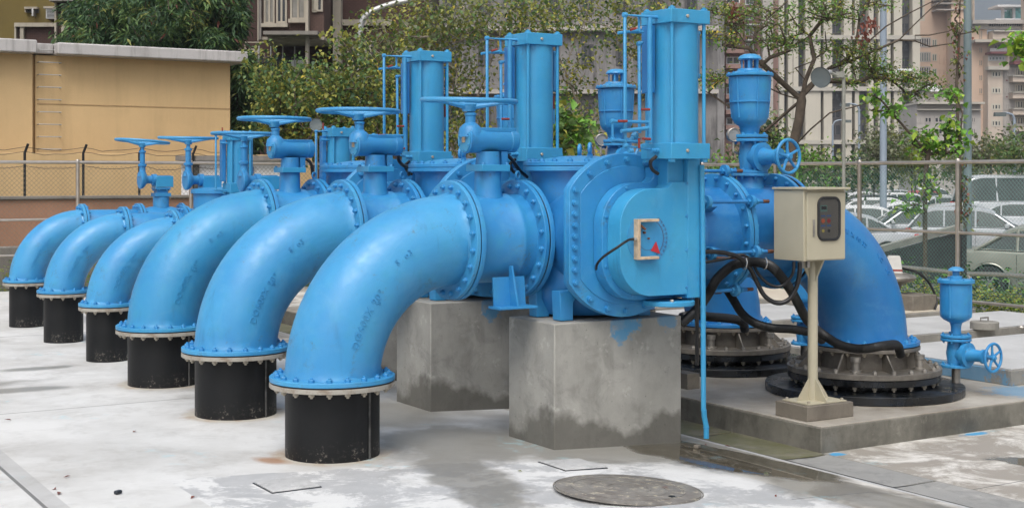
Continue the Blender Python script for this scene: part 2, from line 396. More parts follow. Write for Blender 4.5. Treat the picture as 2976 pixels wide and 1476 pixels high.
def dial(parent, cx, Y, cz):
    """valve position indicator: scale, numbers, pointer, bracket"""
    o = Vector((cx, Y, cz)); u = Xv; w = Zv
    def arc(m, r, a0, a1, wd, y, n=30):
        for k in range(n):
            a, b = a0+(a1-a0)*k/n, a0+(a1-a0)*(k+1)/n
            p = [o+u*(q*math.cos(c))+w*(q*math.sin(c))+Vector((0, y, 0)) for q, c in ((r-wd, a), (r+wd, a), (r+wd, b), (r-wd, b))]
            m.add(p, [(0, 1, 2, 3)])
        return m
    MB().lathe([(0, 0), (.168, 0), (.168, .003), (0, .003)], o+Vector((0, -.0, 0)), -Yv, 64).build('dial_plate', M['blue_pipe'], parent)
    m = arc(MB(), .128, -1.02, 1.02, .0022, -.0045); m.build('scale_arc', M['ink'], parent, smooth=0)
    arc(MB(), .078, 1.9, 5.6, .0015, -.0045).build('pointer_circle', M['ink'], parent, smooth=0)
    m = MB(); tm = MB()
    for k in range(11):
        a = -.95+1.9*k/10
        d = u*math.cos(a)+w*math.sin(a); q = u*-math.sin(a)+w*math.cos(a)
        for j in (0, .5) if k < 10 else (0,):
            a2 = -.95+1.9*(k+j)/10; d2 = u*math.cos(a2)+w*math.sin(a2); q2 = u*-math.sin(a2)+w*math.cos(a2); L = .026 if j == 0 else .016
            m.add([o+d2*(.128-L*.1)+q2*s*.0015+Vector((0, -.0046, 0)) for s in (-1, 1)]+[o+d2*(.128+L*.6)+q2*s*.0015+Vector((0, -.0046, 0)) for s in (1, -1)], [(0, 1, 2, 3)])
        vs, fs = text_mesh(str(k*10), .019, .0004)
        # digits run round the arc, tops pointing outwards
        tm.add([o+d*(.155+y)+q*(-x)+Vector((0, -.0046-z, 0)) for x, y, z in vs], fs)
    m.build('scale_ticks', M['ink'], parent, smooth=0); tm.build('scale_numbers', M['ink'], parent, smooth=0)
    MB().prism([(.066, -.022), (.098, -.104), (.022, -.082)], o+Vector((0, -.004, 0)), u, w, .004).build('pointer', M['redt'], parent, smooth=0)
    b = MB()
    x0, x1, z0, z1 = -.115, .06, -.136, .130
    b.bb(cx+x0, cx+x0+.022, Y-.05, Y-.0, cz+z0, cz+z1)
    b.bb(cx+x0+.022, cx+x1, Y-.05, Y-.0, cz+z1-.018, cz+z1); b.bb(cx+x0+.022, cx+x1, Y-.05, Y, cz+z0, cz+z0+.018)
    b.build('bracket', M['tan'], parent, bevel=.002)
    MB().box((cx-.06, Y-.03, cz+.075), (.05, .012, .012), R=Matrix.Rotation(.6, 3, 'Y')).build('limit_switch', M['rust'], parent)
    MB().cyl((cx-.035, Y-.02, cz+.04), (cx-.035, Y-.004, cz+.04), .008).build('screw', M['rust'], parent)
    MB().cyl((cx, Y-.02, cz), (cx, Y-.004, cz), .006).build('screw', M['rust'], parent)
    MB().cyl((cx+x0-.026, Y-.03, cz), (cx+x0+.001, Y-.03, cz), .013).build('cable_gland', M['chrome'], parent)
    c = [(cx+x0-.02, Y-.03, cz), (cx+x0-.09, Y-.06, cz-.005), (cx+x0-.17, Y-.05, cz-.05), (cx+x0-.225, Y+.02, cz-.11), (cx+x0-.235, Y+.08, cz-.16), (cx+x0-.21, Y+.13, cz-.20)]
    MB().tube(smooth_path(c), .009, 8).build('cable', M['cable'], parent)
def make_control_valve(label, Zc):
    t = thing('control_valve', label, 'valve', (1.85, -.25, .82), 'large blue control valves on concrete blocks')
    # inlet nozzle
    MB().lathe([(.30, 1.43), (.315, 1.47), (.33, 1.56), (.36, 1.62)], (0, 0, Zc), Xv, 56).build('inlet_nozzle', M['blue'], t)
    f = MB().ring((1.429, 0, Zc), Xv, .29, .41, .034, 64).build('flange', M['blue'], t)
    bolts(f, (1.463, 0, Zc), Xv, .372, 20, .018, .018, 'blue')
    # turret with domed lid
    cx, cy = 1.86, -.12
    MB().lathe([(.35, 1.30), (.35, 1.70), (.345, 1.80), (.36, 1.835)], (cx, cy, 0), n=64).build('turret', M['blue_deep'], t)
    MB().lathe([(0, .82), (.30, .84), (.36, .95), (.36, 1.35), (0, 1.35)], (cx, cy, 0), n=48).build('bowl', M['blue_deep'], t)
    MB().ring((cx, cy, 1.835), Zv, .2, .405, .032, 64).build('turret_flange', M['blue'], t)
    lid = MB().lathe([(.2, 1.87), (.40, 1.87), (.405, 1.873), (.405, 1.896), (.40, 1.90), (.30, 1.905), (.24, 1.925), (.12, 1.942), (0, 1.945)], (cx, cy, 0), n=64).build('lid', M['blue'], t)
    bolts(lid, (cx, cy, 1.899), Zv, .365, 20, .02, .018, 'blue')
    e = MB().cyl((1.80, -.33, 1.90), (1.80, -.33, 1.955), .02); e.torus((1.80, -.33, 1.99), Vector((.75, -.66, 0)), .034, .013, 24, 10); e.build('lifting_eye', M['blue'], t)
    e = MB().cyl((2.02, .12, 1.90), (2.02, .12, 1.955), .02); e.torus((2.02, .12, 1.99), Vector((.75, -.66, 0)), .034, .013, 24, 10); e.build('lifting_eye', M['blue'], t)
    # cross barrel behind the side cover
    ox, oz = 1.875, 1.40; R = .555; xl = 1.415
    MB().lathe([(.40, -.15), (.42, -.5), (.44, -.575)], (ox, 0, oz), Yv, 48).build('side_barrel', M['blue_deep'], t) if False else \
        MB().lathe([(.43, -.585), (.42, -.52), (.40, -.15), (.40, .30), (0, .32)], (ox, 0, oz), Yv, 48).build('side_barrel', M['blue_deep'], t)
    def chord(R, xl, n=72):
        out = []
        a0 = math.acos((ox-xl)/R)
        for k in range(n+1):
            a = -PI+a0+(2*PI-2*a0)*k/n
            out.append((ox+R*math.cos(a), oz+R*math.sin(a)))
        return out
    # xz outline extruded towards the viewer (-Y): u=X, w=Z gives u x w = -Y
    def slab(poly, y0, thick): return MB().prism(poly, (0, y0, 0), Xv, Zv, thick)
    slab(chord(R, xl), -.575, .03).build('barrel_flange', M['blue'], t, bevel=.003)
    cov = slab(chord(R, xl), -.6055, .042).build('side_cover', M['blue'], t, bevel=.004)
    # dished raised panel
    slab(chord(R-.085, xl+.085), -.6475, .007).build('cover_panel', M['blue'], cov, bevel=.0068)
    yb = -.6475; pts = []
    a0 = math.acos((ox-xl-.04)/(R-.04))
    n = 17
    for k in range(n):
        a = PI-a0-.02-(2*PI-2*a0-.04)*k/(n-1); pts.append((ox+(R-.04)*math.cos(a), oz+(R-.04)*math.sin(a)))
    hz = (R-.04)*math.sin(a0)
    for k in range(1, 8): pts.append((xl+.04, oz-hz+2*hz*k/8))
    for px, pz in pts:
        b = MB().cyl((px, yb, pz), (px, yb-.012, pz), .021, n=16); b.hexa((px, yb-.012, pz), (0, -1, 0), .017, .012)
        b.build('bolt', M['blue'], cov)
    # actuator gear housing
    hx, hzc, hr = 1.99, 1.36, .36
    def hous(r, xl, xr, zb, ztop, xs, zn=None):
        cut = math.acos(min(1, (hx-xl)/r)); P = []
        for k in range(33):
            a = -PI/2-(PI/2-cut)*k/32 if False else None
        lo = [(hx+r*math.cos(a), hzc+r*math.sin(a)) for a in np.linspace(-PI/2, -PI+cut, 16)]
        hi = [(hx+r*math.cos(a), hzc+r*math.sin(a)) for a in np.linspace(PI-cut, PI/2+.25, 16)]
        P = [(xr, zb), (xr, ztop), (xs, ztop), (xs, hzc+r+.09), (xs-.04, hzc+r+.03), (xs-.10, hzc+r+.0)]+list(reversed(hi))+list(reversed(lo)) if False else None
        rc = r*.72; q1 = [(xl+rc+rc*math.cos(a), hzc-r+rc+rc*math.sin(a)) for a in np.linspace(-PI/2, -PI, 16)]; q2 = [(xl+rc+rc*math.cos(a), hzc+r-rc+rc*math.sin(a)) for a in np.linspace(PI, PI/2, 16)]
        P = [(xr, zb)]+([(xr-.11, zb), (xr-.11, hzc-r)] if zb < hzc-r-.001 else [])+q1+q2+[(hx-.02, hzc+r), (xs-.03, hzc+r+.005), (xs, hzc+r+.035), (xs, ztop), (xr, ztop)]
        return P
    back = hous(.395, 1.60, 2.31, .9655, 1.86, 2.03)
    slab(back, -.66, .10).build('housing_back', M['blue'], cov, bevel=.004)
    front = hous(.358, 1.642, 2.305, 1.0025, 1.76, 2.07)
    h = slab(front, -.7605, .145).build('gear_housing', M['blue_new'], t, bevel=.012)
    MB().bb(2.20, 2.308, -.912, -.70, .975, 1.915).build('housing_column', M['blue_new'], h, bevel=.006)
    MB().bb(2.062, 2.20, -.87, -.70, 1.50, 1.915).build('housing_neck', M['blue_new'], h, bevel=.006)
    for z in (1.05, 1.30, 1.53, 1.75):
        MB().hexa((2.195, -.905, z), (0, -1, 0), .011, .008).build('bolt', M['blue'], h)
    for px, pz in ((1.63, 1.53), (1.63, 1.2), (1.80, 1.72), (1.85, 1.0)):
        MB().hexa((px, -.76, pz), (0, -1, 0), .012, .008).build('bolt', M['blue'], h)
    MB().box((2.13, -.872, 1.73), (.05, .004, .045)).build('nameplate', M['rust'], h)
    dial(h, 1.865, -.9065, 1.387)
    # lower round flange under the column
    MB().lathe([(0, .925), (.17, .925), (.175, .93), (.175, .955), (.17, .96), (0, .96)], (2.125, -.80, 0), n=48).build('lower_flange', M['blue_new'], t)
    MB().hexa((2.05, -.93, .96), Zv, .014, .014).build('bolt', M['galv'], t)
    # feet
    for (fx, fy) in ((1.545, -.42), (1.545, -.12), (2.2, -.42), (2.2, -.12)):
        MB().prism([(-.05, 0), (.05, 0), (.05, .12), (.11, .20), (-.06, .20)], (fx-.03, fy+.05, .822), Xv, Zv, .10).build('foot', M['blue'], t, bevel=.004)
    # outlet nozzle
    MB().lathe([(.38, 2.15), (.34, 2.3), (.33, 2.44)], (0, 0, Zc), Xv, 56).build('outlet_nozzle', M['blue_deep'], t)
    f = MB().ring((2.42, 0, Zc), Xv, .30, .45, .035, 64).build('flange', M['blue_deep'], t)
    bolts(f, (2.455, 0, Zc), Xv, .415, 20, .018, .02, 'blue')
    return t
def make_actuator(label, z0=1.914, z1=2.905, s=.33, cx=2.115, cy=-.885, small=False):
    t = thing('valve_actuator', label, 'actuator', (cx, cy, z0), 'square capped blue actuator cylinders')
    h = s/2
    MB().box((cx, cy, (z0+z0+.105)/2), (s, s, .105)).build('lower_cap', M['blue_new'], t, bevel=.004)
    MB().box((cx, cy, z1-.045), (s, s, .09)).build('upper_cap', M['blue_new'], t, bevel=.004)
    zb, zt = z0+.105, z1-.09
    MB().lathe([(h*.93, zb), (h*.93, zt)], (cx, cy, 0), n=56).build('barrel', M['blue_new'], t)
    for a in (-1, 1):
        for b in (-1, 1):
            x, y = cx+a*h*.82, cy+b*h*.82
            r = MB().cyl((x, y, z0+.05), (x, y, z1), .0125, n=12).build('tie_rod', M['blue_new'], t)
            MB().hexa((x, y, z1), Zv, .024, .014).cyl((x, y, z1+.012), (x, y, z1+.022), .012, n=10).build('nut', M['blue_new'], r)
            MB().hexa((x, y, z0), -Zv, .026, .022).build('nut', M['blue_new'], r)
    for z in (z1-.045, z0+.055):
        MB().hexa((cx-.03, cy-h, z), (0, -1, 0), .012, .01).build('plug', M['galv'], t)
    k = (z1-z0)/.99
    def p(x, y, dx=0):  # control tubing, laid out in the plane left of the cylinder
        q = atY(1700+x*.438, y*.438, -.90+dx); return Vector((cx+(q.x-2.115), cy+(-.90+dx+.885), z0+(q.z-1.914)*k))
    def run(pts, r, name='control_tube', mat='blue_pipe'):
        m = MB().tube(pts, r, 10)
        for q in pts[1:-1]: m.lathe([(0, -r*1.45), (r*1.3, -r*1.1), (r*1.45, 0), (r*1.3, r*1.1), (0, r*1.45)], q, (pts[1]-pts[0]), 10)
        return m.build(name, M[mat], t)
    if not small:
        run([p(482, 118), p(265, 102), p(268, 968), p(490, 1000)], .0125)
        run([p(430, 120), p(432, 950)], .019)
        run([p(360, 112, .02), p(360, 205, .02), p(220, 222, .02)], .0105)
        run([p(385, 215, .03), p(300, 214, .03)], .011)
        run([p(383, 285, .05), p(360, 292, .05), p(364, 885, .05)], .012)
        run([p(418, 812), p(182, 806), p(184, 930), p(355, 942)], .0115)
        run([p(418, 852, -.02), p(240, 872, -.02)], .014)
        run([p(300, 935, .03), p(330, 900, .03), p(360, 935, .03)], .016)
        for a, b in (((302, 202), (340, 190)), ((376, 728), (430, 728)), ((222, 805), (280, 805)), ((382, 922), (436, 924)), ((360, 918), (361, 985))):
            q, w = p(*a, -.03), p(*b, -.03); MB().tube([q, w], .0085, 8).build('red_lever', M['red'], t)
        for x in (438, 468, 290): run([p(x, 1000, -.01), p(x+26, 1000, -.01)], .017, 'fitting')
        MB().bb(cx-h-.045, cx-h-.005, cy+.0, cy+.10, z1-.55, z1-.10).build('manifold_box', M['blue_deep'], t, bevel=.004)
        # right side tube and port
        run([Vector((cx+h-.01, cy+.02, z1-.12)), Vector((cx+h+.045, cy+.02, z1-.13)), Vector((cx+h+.045, cy+.02, z1-.42)), Vector((cx+h, cy+.02, z1-.43))], .012)
        MB().lathe([(0, 0), (.03, .0), (.03, .12), (.02, .14), (0, .14)], (cx+h+.035, cy+.05, z0+.30), Zv, 16).build('filter_cup', M['blue_new'], t)
        MB().cyl((cx+h+.035, cy+.02, z0+.42), (cx+h+.035, cy+.02, z0+.52), .011).build('red_lever', M['red'], t)
        MB().cyl((cx+h, cy-.02, z0+.05), (cx+h+.055, cy-.02, z0+.05), .015).cyl((cx+h+.055, cy-.02, z0+.05), (cx+h+.085, cy-.02, z0+.05), .024, n=6).build('port', M['blue_new'], t)
        for dx in (0,):
            c = [(cx-h-.03, cy-.05, z0+.02), (cx-h-.06, cy-.02, z0-.02), (cx-h-.03, cy, z0-.07), (cx-h+.02, cy, z0-.1)]
            MB().tube(smooth_path(c), .012, 8).build('cable', M['cable'], t)
    else:
        run([Vector((cx-h, cy, z1-.03)), Vector((cx-h-.12, cy, z1-.035)), Vector((cx-h-.12, cy, z0+.03)), Vector((cx-h, cy, z0+.02))], .011)
        run([Vector((cx-h, cy-.03, z1-.12)), Vector((cx-h-.08, cy-.03, z1-.12))], .012)
        MB().tube([(cx-h-.06, cy-.04, z1-.02), (cx-h-.06, cy-.04, z1+.05)], .008).build('red_lever', M['red'], t)
        MB().cyl((cx+h+.03, cy, z1-.02), (cx+h+.03, cy, z0+.03), .018).build('control_tube', M['blue_pipe'], t)
        MB().bb(cx-h-.05, cx-h-.005, cy, cy+.08, z0+.12, z1-.08).build('manifold_box', M['blue_deep'], t, bevel=.004)
    return t
def make_joint(label, Zc):
    """telescopic dismantling joint with long tie rods"""
    t = thing('dismantling_joint', label, 'pipe joint', (2.8, 0, 1.0), 'blue tie rod joints')
    r = .355
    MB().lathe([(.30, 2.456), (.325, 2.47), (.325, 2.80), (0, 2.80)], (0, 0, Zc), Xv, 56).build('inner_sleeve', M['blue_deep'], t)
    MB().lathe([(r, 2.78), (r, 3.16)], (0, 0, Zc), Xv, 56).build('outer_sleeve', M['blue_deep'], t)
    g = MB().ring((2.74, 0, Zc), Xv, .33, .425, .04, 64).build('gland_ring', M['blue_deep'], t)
    bolts(g, (2.74, 0, Zc), -Xv, .39, 12, .016, .02, 'blue')
    g = MB().ring((3.16, 0, Zc), Xv, r-.02, .455, .036, 64).build('flange', M['blue'], t)
    bolts(g, (3.16, 0, Zc), -Xv, .42, 20, .016, .02, 'blue')
    MB().ring((3.196, 0, Zc), Xv, r-.02, .448, .01, 64).build('gasket', M['gasket'], t)
    for k in range(8):
        a = 2*PI*(k+.33)/8; d = Vector((0, -math.sin(a), math.cos(a)))
        c = Vector((0, 0, Zc))+d*.49
        rod = MB().cyl(c+Xv*2.40, c+Xv*3.36, .0135, n=12).build('tie_rod', M['blue_deep'], t)
        MB().cyl(c+Xv*3.30, c+Xv*3.361, .0138, n=12).build('rod_end', M['rust'], rod)
        for x in (3.15, 3.235, 2.73): MB().hexa(c+Xv*x, Xv, .025, .024).build('nut', M['blue'], rod)
        for x in (3.175, 2.755):
            MB().lathe([(0, 0), (.048, 0), (.048, .03), (0, .03)], c+Xv*(x), Xv, 20).box(c+Xv*(x+.015)-d*.035, (.03, .07, .05), R=Matrix.Rotation(a, 3, 'X')).build('lug', M['blue'], t)
        if k % 1 == 0:
            q = d*.39+Vector((0, 0, Zc)); MB().box(q+Xv*2.84, (.14, .012, .07), R=Matrix.Rotation(a, 3, 'X')).build('rib', M['blue_deep'], t)
    return t
def make_spool(label, Zc, X0=3.206, X1=3.802, r=.355):
    t = thing('tee_pipe', label, 'pipe', (3.5, 0, 1.0), 'blue branch pipes below the tall air valves')
    MB().lathe([(r-.02, X0), (r+.012, X0+.02), (r, X0+.06), (r, X1-.06), (r+.012, X1-.02), (r-.02, X1)], (0, 0, Zc), Xv, 56).build('body', M['blue_deep'], t)
    for x, s in ((X0+.001, 1), (X1-.036, -1)):
        f = MB().ring((x, 0, Zc), Xv, r, .455, .035, 64).build('flange', M['blue'], t)
        bolts(f, (x+(.035 if s > 0 else 0), 0, Zc), Xv*s, .42, 20, .017, .02, 'blue')
    MB().lathe([(.13, Zc+.28), (.105, Zc+.37), (.10, 1.80)], (3.55, 0, 0), n=28).build('neck', M['blue'], t)
    f = MB().ring((3.55, 0, 1.80), Zv, .09, .15, .022, 36).build('flange', M['blue'], t)
    bolts(f, (3.55, 0, 1.80), -Zv, .13, 8, .012, .014, 'blue')
    return t
def air_valve_body(t, x, y, z0, s, bowl=True, gauge=True, small=False):
    """flanged gate body with side wheel, then float bowl with vented cap. s scales all"""
    c = Vector((x, y, z0))
    def L(prof, name, mat='blue', n=40): return MB().lathe([(r*s, h*s) for r, h in prof], c, Zv, n).build(name, M[mat], t)
    f = L([(.06, .0), (.145, .0), (.15, .004), (.15, .022), (.145, .026), (.06, .026)], 'flange'); bolts(f, c+Zv*.026*s, Zv, .13*s, 8, .013*s, .014*s, 'blue')
    L([(.08, .026), (.085, .06), (.095, .14), (.085, .22), (.08, .262)], 'gate_body')
    f = L([(.06, .262), (.145, .262), (.15, .266), (.15, .284), (.145, .288), (.06, .288)], 'flange'); bolts(f, c+Zv*.262*s, -Zv, .13*s, 8, .013*s, .014*s, 'blue')
    L([(.05, .288), (.142, .288), (.142, .296), (.05, .296)], 'gasket', 'gasket')
    # bonnet towards the viewer
    b = c+Zv*.135*s; d = Vector((.10, -1, 0)).normalized()
    MB().lathe([(.085*s, .02*s), (.085*s, .10*s), (.12*s, .105*s), (.12*s, .125*s), (.12*s, .15*s), (.075*s, .155*s), (.06*s, .22*s), (.055*s, .30*s), (.07*s, .305*s), (.07*s, .33*s), (.03*s, .335*s), (.02*s, .36*s), (.02*s, .45*s), (0, .45*s)], b, d, 32).build('bonnet', M['blue'], t)
    handwheel(t, b+d*.42*s, .135*s, .014*s, d, 5, .01*s, mat='blue', hubr=.03*s)
    f = L([(.06, .296), (.145, .296), (.15, .30), (.15, .318), (.145, .322), (.06, .322)], 'flange'); bolts(f, c+Zv*.322*s, Zv, .13*s, 8, .013*s, .012*s, 'blue')
    if not small:
        fb = L([(.075, .322), (.08, .36), (.09, .39), (.13, .42), (.148, .455), (.152, .53), (.163, .68), (.17, .80), (.06, .805)], 'float_bowl')
        L([(.15, .585), (.168, .588), (.168, .598), (.15, .601)], 'belt', 'blue')
        for k in range(6):
            a = 2*PI*(k+.2)/6; e = Vector((math.cos(a), math.sin(a), 0))
            MB().tube([c+Zv*.46*s+e*.147*s, c+Zv*.60*s+e*.16*s, c+Zv*.795*s+e*.17*s], .008*s, 6).build('rib', M['blue'], fb)
        l = L([(.06, .805), (.19, .805), (.195, .81), (.195, .825), (.19, .83), (.14, .835), (.12, .85), (.105, .852), (.10, .868), (0, .87)], 'lid'); bolts(l, c+Zv*.83*s, Zv, .175*s, 10, .011*s, .009*s, 'blue')
        for k in range(5):
            a = 2*PI*(k+.1)/5; e = Vector((math.cos(a), math.sin(a), 0)); MB().box(c+Zv*.91*s+e*.068*s, (.012*s, .018*s, .09*s), rz=a).build('cage_bar', M['blue'], t)
        L([(0, .862), (.022, .862), (.022, .95), (0, .95)], 'vent_core', 'blue')
        L([(.0, .942), (.092, .945), (.098, .952), (.085, .975), (.05, .99), (0, .996)], 'vent_cap', 'blue_pipe')
        g = c+Vector((-.15, .02, .28*s))
        MB().cyl(g-Zv*.10*s, g+Zv*-.02, .009).tube([g-Zv*.10*s, g+Vector((.1, .05, -.12*s))], .009).build('gauge_pipe', M['galv'], t)
        gd = Vector((-.35, -.93, 0)).normalized()
        MB().lathe([(0, -.025), (.05, -.025), (.055, -.02), (.055, .018), (.05, .022), (.045, .02)], g+Zv*.035, gd, 28).build('pressure_gauge', M['steel'], t)
        MB().lathe([(0, .0), (.046, .0), (.046, .016), (0, .016)], g+Zv*.035, gd, 28).build('gauge_face', M['gauge_face'], t)
    else:
        L([(.05, .322), (.05, .40), (.06, .44), (.12, .47), (.15, .50), (.155, .54), (.155, .83), (.05, .835)], 'float_bowl', 'blue')
        for k in range(4):
            a = 2*PI*(k+.2)/4; e = Vector((math.cos(a), math.sin(a), 0)); MB().tube([c+Zv*.5*s+e*.15*s, c+Zv*.83*s+e*.155*s], .01*s, 6).build('rib', M['blue'], t)
        l = L([(.05, .835), (.175, .835), (.18, .84), (.18, .868), (.175, .872), (.05, .878)], 'lid'); bolts(l, c+Zv*.874*s, Zv, .16*s, 8, .011*s, .009*s, 'blue')
        L([(0, .875), (.06, .875), (.06, .905), (.034, .91), (.034, .955), (.078, .96), (.07, .978), (.04, .995), (0, 1.0)], 'vent_cap', 'blue_pipe')
def make_base(label, X, zj):
    t = thing('wellhead_flange', label, 'pipe base', (X, 0, .02), 'stepped steel pipe bases')
    MB().ring((X, 0, zj-.036), Zv, .33, .455, .03, 64).build('upper_flange', M['base_steel'], t)
    bolts(t, (X, 0, zj-.036), -Zv, .42, 20, .017, .02, 'galv')
    MB().lathe([(.37, zj-.036), (.37, .235)], (X, 0, 0), n=56).build('drum', M['base_steel'], t)
    for k in range(8):
        a = 2*PI*(k+.55)/8; e = Vector((math.cos(a), math.sin(a), 0))
        MB().prism([(.371, 0), (.575, 0), (.575, .012), (.43, .15), (.371, .15)], Vector((X, 0, .236))+e.cross(Zv)*.006, e, Zv, -.012 if False else .012).build('gusset', M['base_steel'], t)
    f = MB().ring((X, 0, .19), Zv, .30, .625, .045, 80).build('wide_flange', M['base_steel'], t)
    bolts(f, (X, 0, .235), Zv, .585, 24, .022, .022, 'steel')
    f = MB().ring((X, 0, .135), Zv, .30, .618, .052, 80).build('black_flange', M['tar'], t)
    bolts(f, (X, 0, .135), -Zv, .585, 24, .02, .024, 'galv')
    MB().lathe([(.42, .16), (.42, .06)], (X, 0, 0), n=56).build('collar', M['tar'], t)
    MB().lathe([(0, .022), (.80, .022), (.805, .028), (.805, .085), (.80, .09), (0, .094)], (X, 0, 0), n=96).build('base_disc', M['tar'], t)
    # cable outlet
    for a in (-1.15, -2.5):
        e = Vector((math.cos(a), math.sin(a), 0)); q = Vector((X, 0, .235))+e*.47
        MB().lathe([(0, 0), (.05, 0), (.05, .015), (.032, .02), (.032, .08), (.04, .085), (.04, .12), (0, .12)], q, Zv, 20).build('outlet_pipe', M['steel'], t)
    return t
ZC, RB = 1.365, .885
nm = ['nearest', 'second nearest', 'third nearest']
rowlab = ['nearest the camera', 'second from the camera', 'third from the camera']
stub = make_stub(0, .305, .48, .405, 'large black pipe stub with rusty stain, nearest the camera')
stub_lab = ['black coated stub under the nearest big blue elbow, chalky scuffs at its foot', 'black coated stub under the second big blue elbow', 'black coated stub under the third big blue elbow']
stub['label'] = stub_lab[0]
elb = make_elbow(0, .48, RB, .308, .405, 'nearest big blue elbow with raised size lettering on its side', 'DØ600X 90°')
gv = make_gear_valve('nearest handwheel valve, its wide wheel seen edge on', ZC, 0)
cv = make_control_valve('nearest control valve with round bolted side cover and red pointer dial', ZC)
ac = make_actuator('nearest and tallest looking actuator cylinder, blue tubing and red levers on its left')
jt = make_joint('tie rod joint between the nearest control valve and its tee pipe', ZC)
sp = make_spool('blue tee pipe partly behind the beige cabinet, air valve on top', ZC)
av = thing('air_valve', 'tall vented air valve right of the nearest actuator, its side wheel facing us', 'air valve', (3.55, 0, 1.822), 'tall air release valves')
air_valve_body(av, 3.55, 0, 1.822, .94)
XE, RE = 4.788, .95
def far_elbow(label):
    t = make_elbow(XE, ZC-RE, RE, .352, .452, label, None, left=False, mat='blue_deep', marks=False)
    emboss(t, '001 X 60 22', XE, ZC-RE, RE, .352, 1.22, .25, .05, mat='blue_deep', flip=-1)
    emboss(t, '4C  10', XE, ZC-RE, RE, .352, .78, .38, .06, mat='blue_deep', flip=-1)
    return t
fe = far_elbow('huge blue elbow behind the beige cabinet, turning down to its base')
bs = make_base('stepped base of steel and black discs nearest the beige cabinet', XE, ZC-RE)
av2 = thing('air_valve', 'small bucket shaped air valve standing alone on a pipe at the far right', 'air valve', (5.42, -.42, .09), 'small air release valves')
MB().cyl((5.42, -.42, .092), (5.42, -.42, .222), .035, n=20).build('stand_pipe', M['steel'], av2)
air_valve_body(av2, 5.42, -.42, .222, .83, small=True)
conc_hold = []
for k in (1, 2):
    d = (0, PITCH*k, 0)
    copy_tree(stub, d, label=stub_lab[k])
    copy_tree(elb, d, label=['', 'second big blue elbow, between the nearest one and the third', 'third big blue elbow, its paint slightly greener and smooth'][k])
    e = make_gear_valve(['', 'second handwheel valve, its gearbox in front of a small actuator', 'third handwheel valve, its wheel before the dark leafy tree'][k], ZC, k)
    e.location.y += PITCH*k
    copy_tree(cv, d, label=['', 'second control valve, partly hidden behind the nearest valve', 'third control valve, its lid showing beyond the second gearbox'][k])
    copy_tree(ac, d, label=['', 'middle one of the three tall actuator cylinders', 'leftmost of the three tall actuator cylinders, before the leafy tree'][k])
    copy_tree(jt, d, label=['', 'second tie rod joint, mostly hidden behind the nearest one', 'third tie rod joint, hidden behind the other two'][k])
    copy_tree(sp, d, label=['', 'second tee pipe, hidden behind the nearest pipe line', 'third tee pipe, hidden behind two pipe lines'][k])
    copy_tree(av, d, label=['', 'tall air valve with vent cap just left of the nearest actuator', 'tall air valve half hidden left of the middle actuator'][k])
    copy_tree(fe, d, label=['', 'second huge blue elbow, its lower part behind the thin drain pipe', 'third huge blue elbow hidden behind the second'][k])
    copy_tree(bs, d, label=['', 'stepped base under the second huge elbow, left of the cabinet post', 'stepped base under the third huge elbow'][k])
    if k == 1: copy_tree(av2, d, label='small air valve standing behind the cabinet post')
# the third elbow is greener
e3 = [x for x in bpy.data.objects if x.parent is None and x.get('label', '').startswith('third big blue elbow')][0]
for o in e3.children_recursive:
    if o.name.startswith(('bend', 'flange', 'cast_lettering')): o.material_slots[0].link = 'OBJECT'; o.material_slots[0].material = M['blue_teal']
